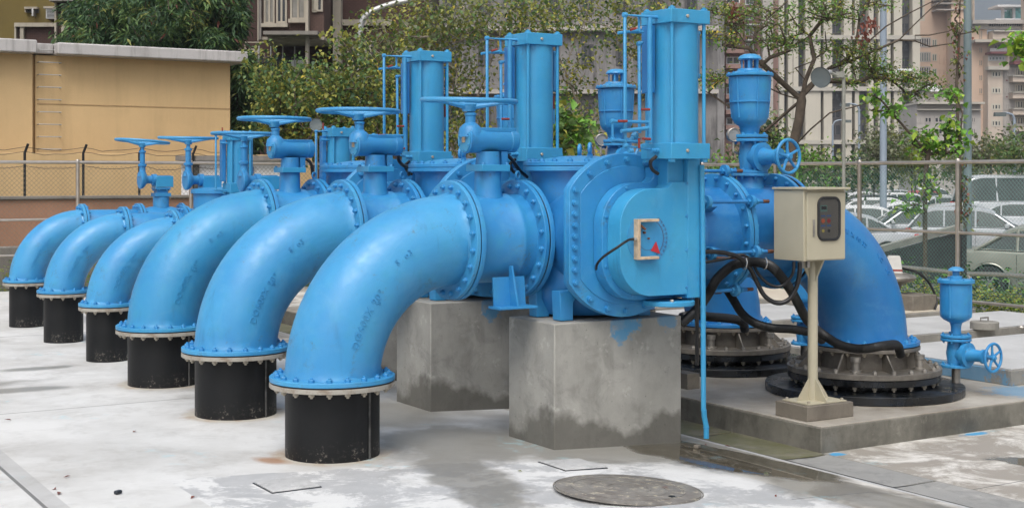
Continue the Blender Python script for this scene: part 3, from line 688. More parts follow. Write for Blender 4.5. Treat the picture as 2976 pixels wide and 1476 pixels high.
# ---- three smaller lines
def small_line(k):
    Y = PITCH*k; r = .207; rf = .28; zj = .53; R = .65; Zs = zj+R
    labs = {3: ('fourth', 'nearest of the three smaller'), 4: ('fifth', 'middle one of the three smaller'), 5: ('sixth', 'farthest of the three smaller')}[k]
    s = make_stub(0, r, zj, rf, 'thin black stub under the %s elbows' % labs[1], 0, 12, False); s.location.y = Y; s['group'] = 'thin black pipe stubs'
    e = make_elbow(0, zj, R, r+.003, rf, '%s blue elbows' % labs[1], 'DØ400X 90°', nb=12, marks=False); e.location.y = Y; e['group'] = 'smaller blue elbows'
    t = thing('gate_valve', {3: 'gear driven handwheel valve nearest of the small ones, wheel before the yellow wall corner', 4: 'middle gear driven handwheel valve on the small pipes', 5: 'leftmost handwheel valve, its wheel tilting down to the right'}[k], 'valve', (1.6, 0, Zs), 'gear driven handwheel valves')
    MB().lathe([(r-.02, R+.002), (r, R+.05), (r, 1.31), (r-.02, 1.345)], (0, 0, Zs), Xv, 40).build('inlet_pipe', M['blue'], t)
    for x, sg in ((R+.003, 1), (1.315, -1), (1.352, 1), (1.88, -1)):
        f = MB().ring((x, 0, Zs), Xv, r-.01, rf, .028, 48).build('flange', M['blue'], t)
        bolts(f, (x+(.028 if sg > 0 else 0), 0, Zs), Xv*sg, rf-.033, 12, .015, .02, 'blue')
    MB().ring((1.343, 0, Zs), Xv, r, rf-.005, .009, 48).build('gasket', M['gasket'], t)
    MB().lathe([(r, 1.38), (r+.03, 1.5), (r+.03, 1.75), (r, 1.88)], (0, 0, Zs), Xv, 40).build('body', M['blue'], t)
    tx = 1.63
    MB().lathe([(.12, Zs+.12), (.1, Zs+.2), (.098, 1.54)], (tx, 0, 0), n=24).build('neck', M['blue'], t)
    MB().box((tx, 0, 1.565), (.2, .2, .045)).build('pad', M['blue'], t, bevel=.003)
    MB().box((tx, 0, 1.61), (.14, .14, .05)).build('yoke', M['blue'], t, bevel=.004)
    MB().box((tx, 0, 1.645), (.19, .19, .025)).build('yoke_plate', M['blue'], t, bevel=.002)
    bolts(t, (tx, 0, 1.632), -Zv, .10, 6, .011, .014, 'blue')
    MB().box((tx+.02, 0, 1.73), (.22, .20, .14)).build('gearbox', M['blue_new'], t, bevel=.006)
    MB().box((tx+.02, 0, 1.803), (.17, .16, .01)).build('cover', M['blue'], t)
    MB().lathe([(0, 1.345), (.105, 1.345), (.115, 1.355), (.115, 1.375), (.10, 1.40), (.06, 1.43), (.05, 1.45), (.05, 1.50), (.07, 1.505), (.07, 1.56)], (0, -.03, 1.755), Xv, 40).build('bevel_gear_case', M['blue'], t)
    MB().lathe([(.06, 1.80), (.038, 1.86), (.036, 1.92), (.052, 1.925), (.052, 1.95), (.032, 1.955), (.032, 2.09), (.044, 2.095), (.044, 2.115), (.025, 2.12), (.02, 2.18)], (1.385, -.03, 0), n=24).build('stem', M['blue'], t)
    handwheel(t, (1.385, -.03, 2.235), .325, .0165, drop=.045, hubr=.055, tilt={3: (0, math.radians(.7), 0), 4: (math.radians(1.5), 0, 0), 5: (0, math.radians(4), 0)}[k])
    t.location.y += Y
    p = thing('valve_pipe', {3: 'fourth', 4: 'fifth', 5: 'sixth'}[k]+' blue pipe run counting from the camera, mostly hidden behind the large lines', 'pipe', (2.6, 0, Zs), 'small blue pipe runs')
    MB().lathe([(r, 1.882), (r, 4.2)], (0, 0, Zs), Xv, 40).build('run', M['blue_deep'], p)
    MB().tube([(4.2, 0, Zs)]+[Vector((4.2+R*math.sin(a), 0, Zs-R+R*math.cos(a))) for a in (PI/2*i/12 for i in range(1, 13))], r, 32).build('bend', M['blue_deep'], p)
    MB().cyl((4.2+R, 0, Zs-R), (4.2+R, 0, .0), r, n=32).build('leg_pipe', M['black'], p)
    p.location.y += Y
    if k in (3, 4):
        cxs = {3: 2.14, 4: 1.72}[k]
        a = make_actuator({3: 'short actuator cylinder showing between the second wheel and gearbox', 4: 'short actuator cylinder before the right edge of the yellow wall'}[k], 1.62, 2.285, .26, cxs, -.72, True)
        a['group'] = 'short actuator cylinders'; a.location.y += Y
        b = thing('control_valve', {3: 'small control valve body hidden under the fourth actuator', 4: 'small control valve body hidden under the fifth actuator'}[k], 'valve', (cxs, -.4, .6), 'small control valve bodies')
        MB().lathe([(.30, 1.0), (.30, 1.60), (.33, 1.605), (.33, 1.65), (.2, 1.67), (0, 1.675)], (cxs, -.15, 0), n=40).build('turret', M['blue'], b)
        MB().lathe([(0, -.66), (.36, -.66), (.36, -.62), (.28, -.6), (.28, 0)], (cxs, 0, 1.25), Yv, 40).build('side_cover', M['blue'], b)
        MB().bb(cxs-.1, cxs+.12, -.84, -.6, .95, 1.62).build('housing', M['blue_new'], b, bevel=.01)
        b.location.y += Y
for k in (3, 4, 5): small_line(k)
# small far valve with red lever on the sixth line
t = thing('small_valve', 'little blue valve with a red lever right of the leftmost handwheel valve', 'valve', (2.4, 5*PITCH, 1.3))
MB().lathe([(.14, 1.38), (.14, 1.5), (.19, 1.505), (.19, 1.55), (0, 1.56)], (2.75, 5*PITCH, 0), n=24).build('body', M['blue'], t)
MB().tube([(2.6, 5*PITCH, 1.47), (2.2, 5*PITCH, 1.47), (2.2, 5*PITCH, 1.62)], .022).build('side_tube', M['blue'], t)
MB().cyl((2.2, 5*PITCH, 1.2), (2.2, 5*PITCH, 1.47), .03).build('stand_pipe', M['blue'], t)
MB().tube([(2.22, 5*PITCH-.02, 1.63), (2.34, 5*PITCH-.02, 1.63)], .01).build('red_lever', M['red'], t)
# ------------------------------------------------------------------ floor, gutter, plinths
def interp(x, k):
    if x <= k[0][0]: return k[0][1]
    for (a, b), (c, d) in zip(k, k[1:]):
        if x <= c: return b+(d-b)*(x-a)/(c-a)
    return k[-1][1]
KN = [(1.0, 0), (1.35, -.02), (2.42, -.078), (2.84, -.15), (3.32, -.17), (20, -.17)]
def gz(x): return interp(x, KN)
def ellipse(nt, pos, cx, cy, rx, ry, rot=0, wob=.35, soft=.12, ns=1.6):
    """1 inside a wobbly ellipse in floor coordinates"""
    N, L = nt.nodes, nt.links
    mp = N.new('ShaderNodeMapping'); mp.vector_type = 'TEXTURE'
    mp.inputs['Location'].default_value = (cx, cy, 0); mp.inputs['Rotation'].default_value = (0, 0, rot); mp.inputs['Scale'].default_value = (rx, ry, 1)
    L.new(pos, mp.inputs[0])
    sp = N.new('ShaderNodeSeparateXYZ'); L.new(mp.outputs[0], sp.inputs[0])
    d = math_(nt, 'SQRT', math_(nt, 'ADD', math_(nt, 'POWER', math_(nt, 'ABSOLUTE', sp.outputs[0]), 2), math_(nt, 'POWER', math_(nt, 'ABSOLUTE', sp.outputs[1]), 2)))
    n = noise(nt, ns, 5, .6, vec=pos)
    d = math_(nt, 'ADD', d, math_(nt, 'MULTIPLY', math_(nt, 'SUBTRACT', n, .5), wob*4))
    return ramp(nt, d, [(max(0, 1-soft), 1), (min(1, 1+soft), 0)]) if soft < 1 else d
def band(nt, v, c, w):
    return math_(nt, 'LESS_THAN', math_(nt, 'ABSOLUTE', math_(nt, 'SUBTRACT', v, c)), w)
def mx(nt, *a):
    r = a[0]
    for b in a[1:]: r = math_(nt, 'MAXIMUM', r, b)
    return r
def half(nt, d):  # ellipse distance ramps stop at 1, so halve them
    return d
def ell(nt, pos, cx, cy, rx, ry, rot=0, wob=.35, soft=.12, ns=1.6):
    N, L = nt.nodes, nt.links
    mp = N.new('ShaderNodeMapping'); mp.vector_type = 'TEXTURE'
    mp.inputs['Location'].default_value = (cx, cy, 0); mp.inputs['Rotation'].default_value = (0, 0, rot); mp.inputs['Scale'].default_value = (rx, ry, 1)
    L.new(pos, mp.inputs[0])
    ln = N.new('ShaderNodeVectorMath'); ln.operation = 'LENGTH'
    fl = N.new('ShaderNodeVectorMath'); fl.operation = 'MULTIPLY'; fl.inputs[1].default_value = (1, 1, 0); L.new(mp.outputs[0], fl.inputs[0]); L.new(fl.outputs[0], ln.inputs[0])
    d = math_(nt, 'ADD', ln.outputs['Value'], math_(nt, 'MULTIPLY', math_(nt, 'SUBTRACT', noise(nt, ns, 6, .62, vec=pos), .5), wob*5))
    return ramp(nt, math_(nt, 'MULTIPLY', d, .5), [((1-soft)/2, 1), ((1+soft)/2, 0)])
def floor_mat():
    m, nt, N, L, B = nodes('concrete_floor')
    tc = N.new('ShaderNodeTexCoord'); pos = tc.outputs['Object']
    sp = N.new('ShaderNodeSeparateXYZ'); L.new(pos, sp.inputs[0]); x, y = sp.outputs[0], sp.outputs[1]
    base = mixc(nt, ramp(nt, noise(nt, .7, 6, .65, vec=pos), [(.4, 0), (.65, 1)]), (.62, .62, .61), (.46, .455, .44))
    base = mixc(nt, math_(nt, 'MULTIPLY', ramp(nt, noise(nt, 2.6, 8, .75, vec=pos, dist=.5), [(.50, 0), (.68, 1)]), .5), base, (.36, .35, .335))
    # newer patch with feathery white laitance in front
    ne = math_(nt, 'MULTIPLY', math_(nt, 'SUBTRACT', noise(nt, 2.2, 4, vec=pos), .5), .16)
    edge = math_(nt, 'ADD', math_(nt, 'ADD', math_(nt, 'MULTIPLY', x, .28), y), ne)
    p1 = math_(nt, 'MULTIPLY', math_(nt, 'GREATER_THAN', x, -1.15), math_(nt, 'LESS_THAN', edge, -.50))
    mot = ramp(nt, noise(nt, 2.1, 12, .74, vec=pos, dist=.35), [(.47, 0), (.53, 1)])
    mot2 = ramp(nt, noise(nt, 5, 8, .75, vec=pos, dist=.3), [(.42, 0), (.62, 1)])
    patch = mixc(nt, math_(nt, 'MULTIPLY', mot, .9), (.38, .385, .39), (.66, .66, .65))
    patch = mixc(nt, math_(nt, 'MULTIPLY', mot2, .35), patch, (.52, .52, .52))
    base = mixc(nt, p1, base, patch)
    # right hand floor beyond the gutter: grey brown with pale worn streaks
    p2 = math_(nt, 'GREATER_THAN', x, 2.0)
    st = ramp(nt, noise(nt, 1.9, 12, .74, vec=pos, dist=.5), [(.46, 0), (.58, 1)])
    gr = mixc(nt, st, (.30, .275, .24), (.62, .60, .56))
    p2 = math_(nt, 'MULTIPLY', p2, math_(nt, 'LESS_THAN', y, 30))
    base = mixc(nt, p2, base, gr)
    # damp, dirty areas
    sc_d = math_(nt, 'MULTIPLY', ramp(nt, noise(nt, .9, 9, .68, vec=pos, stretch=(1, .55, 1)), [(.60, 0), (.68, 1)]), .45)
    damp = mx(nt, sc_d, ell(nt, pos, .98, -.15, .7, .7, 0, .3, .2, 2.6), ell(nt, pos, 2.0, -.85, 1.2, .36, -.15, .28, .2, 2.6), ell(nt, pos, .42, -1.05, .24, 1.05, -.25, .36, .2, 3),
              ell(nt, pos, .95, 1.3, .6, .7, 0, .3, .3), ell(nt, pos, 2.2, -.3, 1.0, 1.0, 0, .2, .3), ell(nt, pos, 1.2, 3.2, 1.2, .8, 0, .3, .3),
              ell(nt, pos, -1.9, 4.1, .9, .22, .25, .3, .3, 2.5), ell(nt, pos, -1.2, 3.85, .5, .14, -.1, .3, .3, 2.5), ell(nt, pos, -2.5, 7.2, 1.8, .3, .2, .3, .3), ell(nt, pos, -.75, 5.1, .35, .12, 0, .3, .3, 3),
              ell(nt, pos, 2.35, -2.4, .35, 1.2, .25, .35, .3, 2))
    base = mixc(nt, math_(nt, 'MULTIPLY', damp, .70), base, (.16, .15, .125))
    wet = mx(nt, ell(nt, pos, 2.35, -1.15, .42, .95, .18, .25, .12), ell(nt, pos, 4.35, -2.15, .20, .42, .2, .3, .15, 3), ell(nt, pos, -2.9, 7.25, 1.2, .16, .2, .2, .2))
    base = mixc(nt, wet, base, (.085, .075, .055))
    # slab edge line in the sloping strip, construction joints
    j = mx(nt, band(nt, x, -1.925, .012), math_(nt, 'MULTIPLY', band(nt, math_(nt, 'ADD', y, math_(nt, 'MULTIPLY', ne, .05)), 2.68, .008), math_(nt, 'LESS_THAN', x, 1)),
           math_(nt, 'MULTIPLY', band(nt, y, 7.9, .012), math_(nt, 'LESS_THAN', x, 1)), math_(nt, 'MULTIPLY', band(nt, y, -2.35, .006), math_(nt, 'GREATER_THAN', x, 1.8)))
    base = mixc(nt, math_(nt, 'MULTIPLY', j, .85), base, (.10, .10, .10))
    jw = band(nt, x, -1.86, .05)
    base = mixc(nt, math_(nt, 'MULTIPLY', jw, .5), base, (.33, .33, .33))
    base = mixc(nt, math_(nt, 'MULTIPLY', band(nt, x, 3.08, .215), math_(nt, 'LESS_THAN', y, 40)), base, (.035, .034, .03))
    dirt = math_(nt, 'MULTIPLY', ramp(nt, noise(nt, 1.1, 7, .7, vec=pos, dist=.4), [(.52, 0), (.72, 1)]), ramp(nt, noise(nt, 14, 5, .75, vec=pos), [(.4, 0), (.65, 1)]))
    base = mixc(nt, math_(nt, 'MULTIPLY', dirt, .6), base, (.27, .25, .215))
    spk = ramp(nt, noise(nt, 55, 2, .5, vec=pos), [(.74, 0), (.77, 1)])
    base = mixc(nt, math_(nt, 'MULTIPLY', spk, .5), base, (.15, .14, .12))
    # rust rings by the stubs
    for cy in (0, 1.787, 3.574):
        base = mixc(nt, math_(nt, 'MULTIPLY', ell(nt, pos, 0, cy, .385, .385, 0, .03, .08, 3), .8), base, (.46, .42, .35))
        base = mixc(nt, math_(nt, 'MULTIPLY', math_(nt, 'MULTIPLY', ell(nt, pos, 0, cy, .42, .42, 0, .07, .12, 3), ramp(nt, noise(nt, 3.1, 5, .7, vec=pos), [(.5, 0), (.68, 1)])), .7), base, (.30, .15, .06))
    base = mixc(nt, math_(nt, 'MULTIPLY', ell(nt, pos, -.42, .02, .07, .13, .3, .2, .4, 4), .8), base, (.32, .16, .07))
    # cyan paint specks
    cy_ = math_(nt, 'MULTIPLY', ramp(nt, noise(nt, 1.1, 3, vec=pos), [(.60, 0), (.66, 1)]), ramp(nt, noise(nt, 9, 5, .7, vec=pos), [(.52, 0), (.62, 1)]))
    base = mixc(nt, math_(nt, 'MULTIPLY', cy_, .5), base, (.33, .55, .62))
    base = mixc(nt, mx(nt, ell(nt, pos, 3.40, -1.10, .07, .05, 0, .4, .2, 9), ell(nt, pos, 4.85, -1.09, .13, .05, 0, .4, .2, 9)), base, (.06, .30, .55))
    L.new(base, B.inputs['Base Color'])
    r = mixc(nt, damp, (.62, .62, .62), (.38, .38, .38)); r = mixc(nt, wet, r, (.03, .03, .03)); L.new(r, B.inputs['Roughness'])
    B.inputs['Specular IOR Level'].default_value = .5
    h = math_(nt, 'MULTIPLY', math_(nt, 'ADD', noise(nt, 9, 6, .7, vec=pos), math_(nt, 'MULTIPLY', noise(nt, 120, 3, vec=pos), .25)), math_(nt, 'SUBTRACT', 1, wet))
    bump(nt, h, .25, .008)
    return m
def concrete(name, c1, c2, dark=(.10, .095, .085), zd=None, streaks=True, bluesplash=None, rough=.75, dampf=.72, moss=None):
    m, nt, N, L, B = nodes(name)
    tc = N.new('ShaderNodeTexCoord'); pos = tc.outputs['Object']
    base = mixc(nt, ramp(nt, noise(nt, 1.7, 7, .65, vec=pos), [(.35, 0), (.65, 1)]), c1, c2)
    if streaks:
        s = ramp(nt, noise(nt, 3.5, 6, .65, vec=pos, stretch=(1.6, 1.6, .35)), [(.5, 0), (.72, 1)])
        base = mixc(nt, math_(nt, 'MULTIPLY', s, .5), base, tuple(c*.62 for c in c1))
        bl = ramp(nt, noise(nt, 4.5, 7, .72, vec=pos, dist=.6), [(.50, 0), (.66, 1)]); base = mixc(nt, math_(nt, 'MULTIPLY', bl, .45), base, tuple(c*.55 for c in c1))
        ho = ramp(nt, noise(nt, 42, 3, .6, vec=pos), [(.70, 0), (.73, 1)]); base = mixc(nt, math_(nt, 'MULTIPLY', ho, .7), base, (.05, .048, .04))
        w = ramp(nt, noise(nt, 7, 5, .7, vec=pos), [(.60, 0), (.68, 1)])
        base = mixc(nt, math_(nt, 'MULTIPLY', w, .35), base, tuple(min(1, c*1.5) for c in c2))
    if zd is not None:
        sp = N.new('ShaderNodeSeparateXYZ'); L.new(pos, sp.inputs[0])
        h = math_(nt, 'SUBTRACT', sp.outputs[2], math_(nt, 'MULTIPLY', math_(nt, 'SUBTRACT', noise(nt, 1.8, 5, .55, vec=pos), .42), zd[1]))
        f = ramp(nt, h, [(max(0, zd[0]-.03), 1), (zd[0]+.035, 0)])
        base = mixc(nt, math_(nt, 'MULTIPLY', f, dampf), base, dark)
    if bluesplash:
        for (cx, cy, cz, r) in bluesplash:
            v = N.new('ShaderNodeVectorMath'); v.operation = 'DISTANCE'; L.new(pos, v.inputs[0]); v.inputs[1].default_value = (cx, cy, cz)
            d = math_(nt, 'ADD', v.outputs['Value'], math_(nt, 'MULTIPLY', math_(nt, 'SUBTRACT', noise(nt, 13, 8, .8, vec=pos), .5), r*3.2))
            base = mixc(nt, math_(nt, 'MULTIPLY', ramp(nt, d, [(r*.75, 1), (r, 0)]), .6), base, (.05, .25, .45))
    if moss:
        f = ramp(nt, noise(nt, 2.2, 6, .7, vec=pos), [(.40, 0), (.55, 1)]); base = mixc(nt, math_(nt, 'MULTIPLY', f, moss), base, (.10, .105, .035))
    L.new(base, B.inputs['Base Color']); B.inputs['Roughness'].default_value = rough
    bump(nt, math_(nt, 'ADD', noise(nt, 14, 6, .7, vec=pos), math_(nt, 'MULTIPLY', noise(nt, 110, 3, vec=pos), .3)), .3, .006)
    return m
M['floor'] = floor_mat()
M['block'] = concrete('block_concrete', (.26, .255, .23), (.37, .36, .33), (.075, .07, .057), (.06, .75), bluesplash=[(1.93, -.57, .79, .12), (1.90, -.57, .70, .06), (2.30, -.57, .80, .08), (2.0, -.5, .82, .12)])
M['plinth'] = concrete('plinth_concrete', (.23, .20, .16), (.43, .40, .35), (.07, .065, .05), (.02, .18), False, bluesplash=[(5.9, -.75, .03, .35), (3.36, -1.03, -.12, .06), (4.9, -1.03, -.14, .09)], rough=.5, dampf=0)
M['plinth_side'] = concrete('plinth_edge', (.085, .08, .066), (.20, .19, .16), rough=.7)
M['gutter'] = concrete('gutter_concrete', (.25, .25, .24), (.32, .315, .30), rough=.6)
M['gutter_moss'] = concrete('mossy_gutter', (.12, .115, .08), (.20, .19, .14), rough=.55, moss=.6)
M['slab'] = concrete('pale_slab', (.40, .40, .40), (.52, .52, .52), streaks=False, rough=.4)
M['slab_tan'] = concrete('tan_slab', (.42, .36, .28), (.50, .45, .37), streaks=False)
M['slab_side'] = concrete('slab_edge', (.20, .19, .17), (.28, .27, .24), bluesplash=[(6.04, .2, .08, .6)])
M['greybox'] = simple('grey_plastic', (.42, .41, .38), .5)
M['block_s'] = concrete('small_base_concrete', (.15, .13, .105), (.21, .185, .15), rough=.7)
# the floor: one sheet that falls towards the gutter
xs = [-16, -8, -4, -2, 0, 1.0, 1.2, 1.35, 1.7, 2.1, 2.42, 2.6, 2.84, 3.32, 5, 8, 10.9]; ys = [-12, -8, -4, -2, 0, 2, 5, 9, 14.25]
m = MB(); nx, ny = len(xs), len(ys)
m.add([(x, y, gz(x)) for y in ys for x in xs], [(j*nx+i, j*nx+i+1, (j+1)*nx+i+1, (j+1)*nx+i) for j in range(ny-1) for i in range(nx-1)])
k = len(m.v); m.add([(-16, -12, -.9), (10.9, -12, -.9), (10.9, 14.25, -.9), (-16, 14.25, -.9)], [])
m.add([(x, 14.25, z) for x in (10.9, -16) for z in (-.17 if x > 0 else 0, -.9)], [(0, 1, 3, 2)])
m.add([(10.9, y, z) for y in (-12, 14.25) for z in (-.17, -.9)], [(0, 1, 3, 2)])
m.add([(-16, y, z) for y in (14.25, -12) for z in (0, -.9)], [(0, 1, 3, 2)])
m.add([(x, -12, z) for x in (-16, 10.9) for z in (0 if x < 0 else -.17, -.9)], [(0, 1, 3, 2)])
tag(m.build('concrete_floor', M['floor'], smooth=10), kind='structure')
# gutter covers: slabs laid end to end, each with a slightly broken joint
g = thing('drain_channel', None, None, (3.08, -2, -.165)); g['kind'] = 'structure'; g['label'] = 'row of flat concrete drain covers along the plinth edge'
del g['label']
y = -9.0; kk = 0; random.seed(3)
while y < 9:
    Lg = .98; mm = MB()
    pa = [(2.88, y+.006), (3.262, y+.006), (3.262, y+Lg*.5), (3.262, y+Lg-.02), (3.1, y+Lg-.012+random.uniform(-.04, .02)), (2.97, y+Lg-.02+random.uniform(-.04, .01)), (2.88, y+Lg-.012)]
    mm.prism(pa, (0, 0, -.172), Xv, Yv, .018+random.uniform(0, .003))
    mm.build('cover_slab', M['gutter_moss'] if y > -1.6 else M['gutter'], g, bevel=.003, smooth=20); y += Lg+.006
MB().bb(2.815, 2.862, -9, 9, -.3, -.148).build('kerb_edge', M['slab'], g, bevel=.003)
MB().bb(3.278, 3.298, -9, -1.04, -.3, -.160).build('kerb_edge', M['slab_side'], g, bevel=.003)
# plinth
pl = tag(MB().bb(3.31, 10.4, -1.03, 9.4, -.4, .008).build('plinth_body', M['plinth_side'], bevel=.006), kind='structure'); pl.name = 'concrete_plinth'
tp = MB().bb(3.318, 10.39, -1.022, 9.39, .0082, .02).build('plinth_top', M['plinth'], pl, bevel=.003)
for k, (x0, x1, y0, y1, z, mt) in enumerate([(6.04, 9.6, -.48, 1.25, .15, 'slab'), (7.1, 10.2, 1.75, 3.0, .15, 'slab'), (9.0, 10.35, 3.5, 9.3, .13, 'slab_tan'), (5.9, 8.5, 3.6, 5.2, .15, 'slab'), (5.9, 8.5, 5.7, 7.6, .13, 'slab_tan'), (5.85, 6.8, 1.7, 2.6, .1, 'slab')]):
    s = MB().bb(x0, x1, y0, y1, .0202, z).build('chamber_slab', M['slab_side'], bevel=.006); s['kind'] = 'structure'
    MB().bb(x0+.03, x1-.03, y0+.03, y1-.03, z+.0005, z+.012).build('cover_plate', M[mt], s, bevel=.003)
# round cap with handle, tool
c = at(2861, 950, 14.8); cx, cy = c.x, c.y
t = thing('manhole_cover', 'small round grey lid with lifting handle on the pale slab at far right', 'cover', (cx, cy, .162))
MB().lathe([(0, 0), (.15, 0), (.15, .07), (.142, .078), (0, .078)], (cx, cy, .162), n=40).build('lid', M['slab_side'], t)
MB().tube([(cx-.06, cy, .235), (cx-.06, cy, .28), (cx+.06, cy, .28), (cx+.06, cy, .235)], .009).build('handle', M['steel'], t)
t = thing('wrench', 'rusty wrench lying on the pale slab beside the round lid', 'tool', (cx+.5, cy-.28, .175))
MB().tube([(cx+.38, cy-.2, .175), (cx+.66, cy-.37, .175)], .014).build('shaft', M['steel'], t); MB().torus((cx+.36, cy-.19, .175), Zv, .035, .014, 16, 6).build('jaw', M['steel'], t)
# big floor manhole and square covers
def manhole():
    m_, nt, N, L, B = nodes('rusty_cover')
    base = mixc(nt, ramp(nt, noise(nt, 4, 8, .75), [(.4, 0), (.65, 1)]), (.15, .135, .12), (.25, .24, .22))
    base = mixc(nt, ramp(nt, noise(nt, 17, 6, .75), [(.56, 0), (.61, 1)]), base, (.40, .36, .28))
    base = mixc(nt, ramp(nt, noise(nt, 6, 5, .75), [(.62, 0), (.7, 1)]), base, (.16, .08, .06))
    L.new(base, B.inputs['Base Color']); B.inputs['Roughness'].default_value = .5; bump(nt, noise(nt, 35, 5, .8), .5, .006); return m_
M['manhole'] = manhole(); M['floorplate'] = concrete('cement_filled_plate', (.36, .36, .36), (.58, .58, .57), rough=.6)
q = at(1825, 1426, 7.93); z = gz(q.x)+.002
t = thing('manhole_cover', 'large round rusty manhole cover in the foreground floor', 'cover', (q.x, q.y, z))
nrm = Vector((.057, 0, 1)).normalized()
MB().ring((q.x, q.y, z-.005), nrm, .425, .434, .007, 72, .001).build('rim', M['manhole'], t)
MB().lathe([(0, 0), (.418, 0), (.421, .002), (.421, .007), (.418, .009), (0, .009)], (q.x, q.y, z-.004), nrm, 72).build('plate', M['manhole'], t)
for rr_ in (.12, .22, .32): MB().ring((q.x, q.y, z+.0045), nrm, rr_, rr_+.012, .003, 56, .001).build('raised_ring', M['manhole'], t)
MB().cyl((q.x+.1, q.y-.28, z-.004), (q.x+.1, q.y-.28, z+.0025), .02).build('key_hole', M['tar'], t)
for px, py, D, w, lab in ((834, 1409, 8.02, .29, 'flat square access plate in the pale floor left of the manhole'), (1664, 1344, 8.62, .30, 'flat square access plate between the concrete block and the manhole')):
    q = at(px, py, D); z = gz(q.x)
    t = thing('access_plate', lab, 'cover', (q.x, q.y, z)); t['group'] = 'square access plates'
    R_ = Matrix.Rotation(math.atan((gz(q.x-.2)-gz(q.x+.2))/.4), 3, 'Y'); MB().box((q.x, q.y, z+.001), (w+.016, w+.016, .008), R=R_).build('frame', M['tar'], t); MB().box((q.x, q.y, z+.006), (w, w, .010), R=R_).build('plate', M['floorplate'], t, bevel=.003)
# concrete blocks under the valves
def block(Y, lab):
    b = MB().bb(1.35, 2.42, -.565, .02, -.3, .818).build('concrete_block', M['block'], bevel=.008)
    b.location.y = Y; tag(b, lab, 'concrete block', 'concrete blocks under the valves'); return b
block(0, 'nearest concrete block, damp stains rising from its foot and blue paint drips on top')
block(PITCH-.04, 'second concrete block, standing left behind the nearest one')
block(2*PITCH-.04, 'third concrete block, glimpsed between the big elbows')
# feet brackets of pedestal for the second line (flat plate)
# drain pipe
t = thing('drain_pipe', 'thin vertical blue drain pipe right of the nearest actuator, reaching the mossy gutter', 'pipe', (2.44, -.8, 0))
P = lambda px, py, Y=-.93: atY(px, py, Y)
MB().tube([P(2040, 480), P(2043, 700), P(2045, 1195)], .0175, 14).build('upper_pipe', M['blue_new'], t)
MB().tube([P(2045, 1190)+Yv*-.004, P(2047, 1210), P(2053, 1238), P(2053, 1273)], .0185, 14).build('lower_pipe', M['blue_new'], t)
for py in (655, 890, 1240): MB().cyl(P(2044 if py < 1200 else 2053, py), P(2044 if py < 1200 else 2053, py+5), .0205).build('coupling', M['blue_pipe'], t)
# dark conduit beside it
tag(MB().tube([P(2033, 470, -.86), P(2028, 560, -.86), P(2025, 700, -.8), P(2026, 1060, -.75)], .014).build('conduit', M['cable']), 'dark conduit running down beside the thin blue drain pipe', 'conduit')
# small dark blocks on the floor between block and plinth
tag(MB().box(at(1992, 1103, 10.6), (.12, .2, .12), rz=0).build('small_block', M['block_s'], bevel=.004), 'small dark block on the plinth edge right of the nearest concrete block', 'block')
q = at(2026, 1280, 9.5); tag(MB().box((q.x, q.y, gz(q.x)+.012), (.05, .035, .025), rz=.4).build('stone', M['block_s'], bevel=.006), 'small loose stone by the foot of the drain pipe', 'stone')
# ------------------------------------------------------------------ control cabinet
t = thing('control_cabinet', 'beige control cabinet with windowed door on a post', 'cabinet', (3.57, -.67, .13))
base = MB().bb(3.36, 3.82, -.84, -.50, .0205, .13).build('cabinet_base', M['block_s'], bevel=.005); tag(base, 'low dark concrete base under the cabinet post', 'concrete base')
bm = M['beige']
MB().bb(3.40, 3.78, -.81, -.53, .131, .142).build('base_plate', bm, t, bevel=.002)
for a in (-1, 1):
    for b in (-1, 1): MB().hexa((3.59+a*.165, -.67+b*.115, .142), Zv, .012, .015).build('bolt', M['galv'], t)
PX, PY = 3.575, -.67
MB().cyl((PX, PY, .142), (PX, PY, 1.20), .037, n=28).build('post', bm, t)
for a in range(4):
    e = [Vector((1, 0, 0)), Vector((0, 1, 0)), Vector((-1, 0, 0)), Vector((0, -1, 0))][a]
    q = e.cross(Zv)*.003
    MB().prism([(.03, 0), (.15, 0), (.15, .01), (.037, .16), (.03, .16)], Vector((PX, PY, .142))+q, e, Zv, .006).build('gusset', bm, t)
    MB().prism([(.03, 0), (.037, -.19), (.045, -.19), (.12, 0)][::-1] if False else [(.03, 0), (.12, 0), (.045, -.13), (.037, -.17), (.03, -.17)], Vector((PX, PY, 1.185))+q, e, Zv, .006).build('gusset', bm, t)
bx0, bx1, by0, by1, bz0, bz1 = 3.345, 3.755, -.815, -.50, 1.182, 1.70
MB().bb(bx0, bx1, by0, by1, bz0, bz1).build('box', bm, t, bevel=.004)
MB().bb(bx0-.012, bx1+.012, by0-.05, by1+.01, bz1+.001, bz1+.018).build('rain_hood', bm, t, bevel=.003)
dr = MB().bb(bx0+.022, bx1-.008, by0-.014, by0-.001, bz0+.008, bz1-.02).build('door', bm, t, bevel=.003)
yf = by0-.014
MB().bb(bx0+.075, bx0+.095, yf-.008, yf, 1.36, 1.485).build('handle', M['steel'], dr, bevel=.003)
def rrect(x0, x1, z0, z1, r, n=6):
    o = []
    for cx_, cz_, a0 in ((x1-r, z1-r, 0), (x0+r, z1-r, PI/2), (x0+r, z0+r, PI), (x1-r, z0+r, 1.5*PI)):
        o += [(cx_+r*math.cos(a0+PI/2*k/n), cz_+r*math.sin(a0+PI/2*k/n)) for k in range(n+1)]
    return o
wx0, wx1, wz0, wz1 = 3.475, 3.685, 1.335, 1.64
rr = rrect(wx0, wx1, wz0, wz1, .05)
MB().prism(rr, (0, yf-.0005, 0), Xv, Zv, .003).build('inner_panel', M['panelgrey'], dr)
MB().prism(rr, (0, yf-.010, 0), Xv, Zv, .002).build('window_pane', M['pane'], dr)
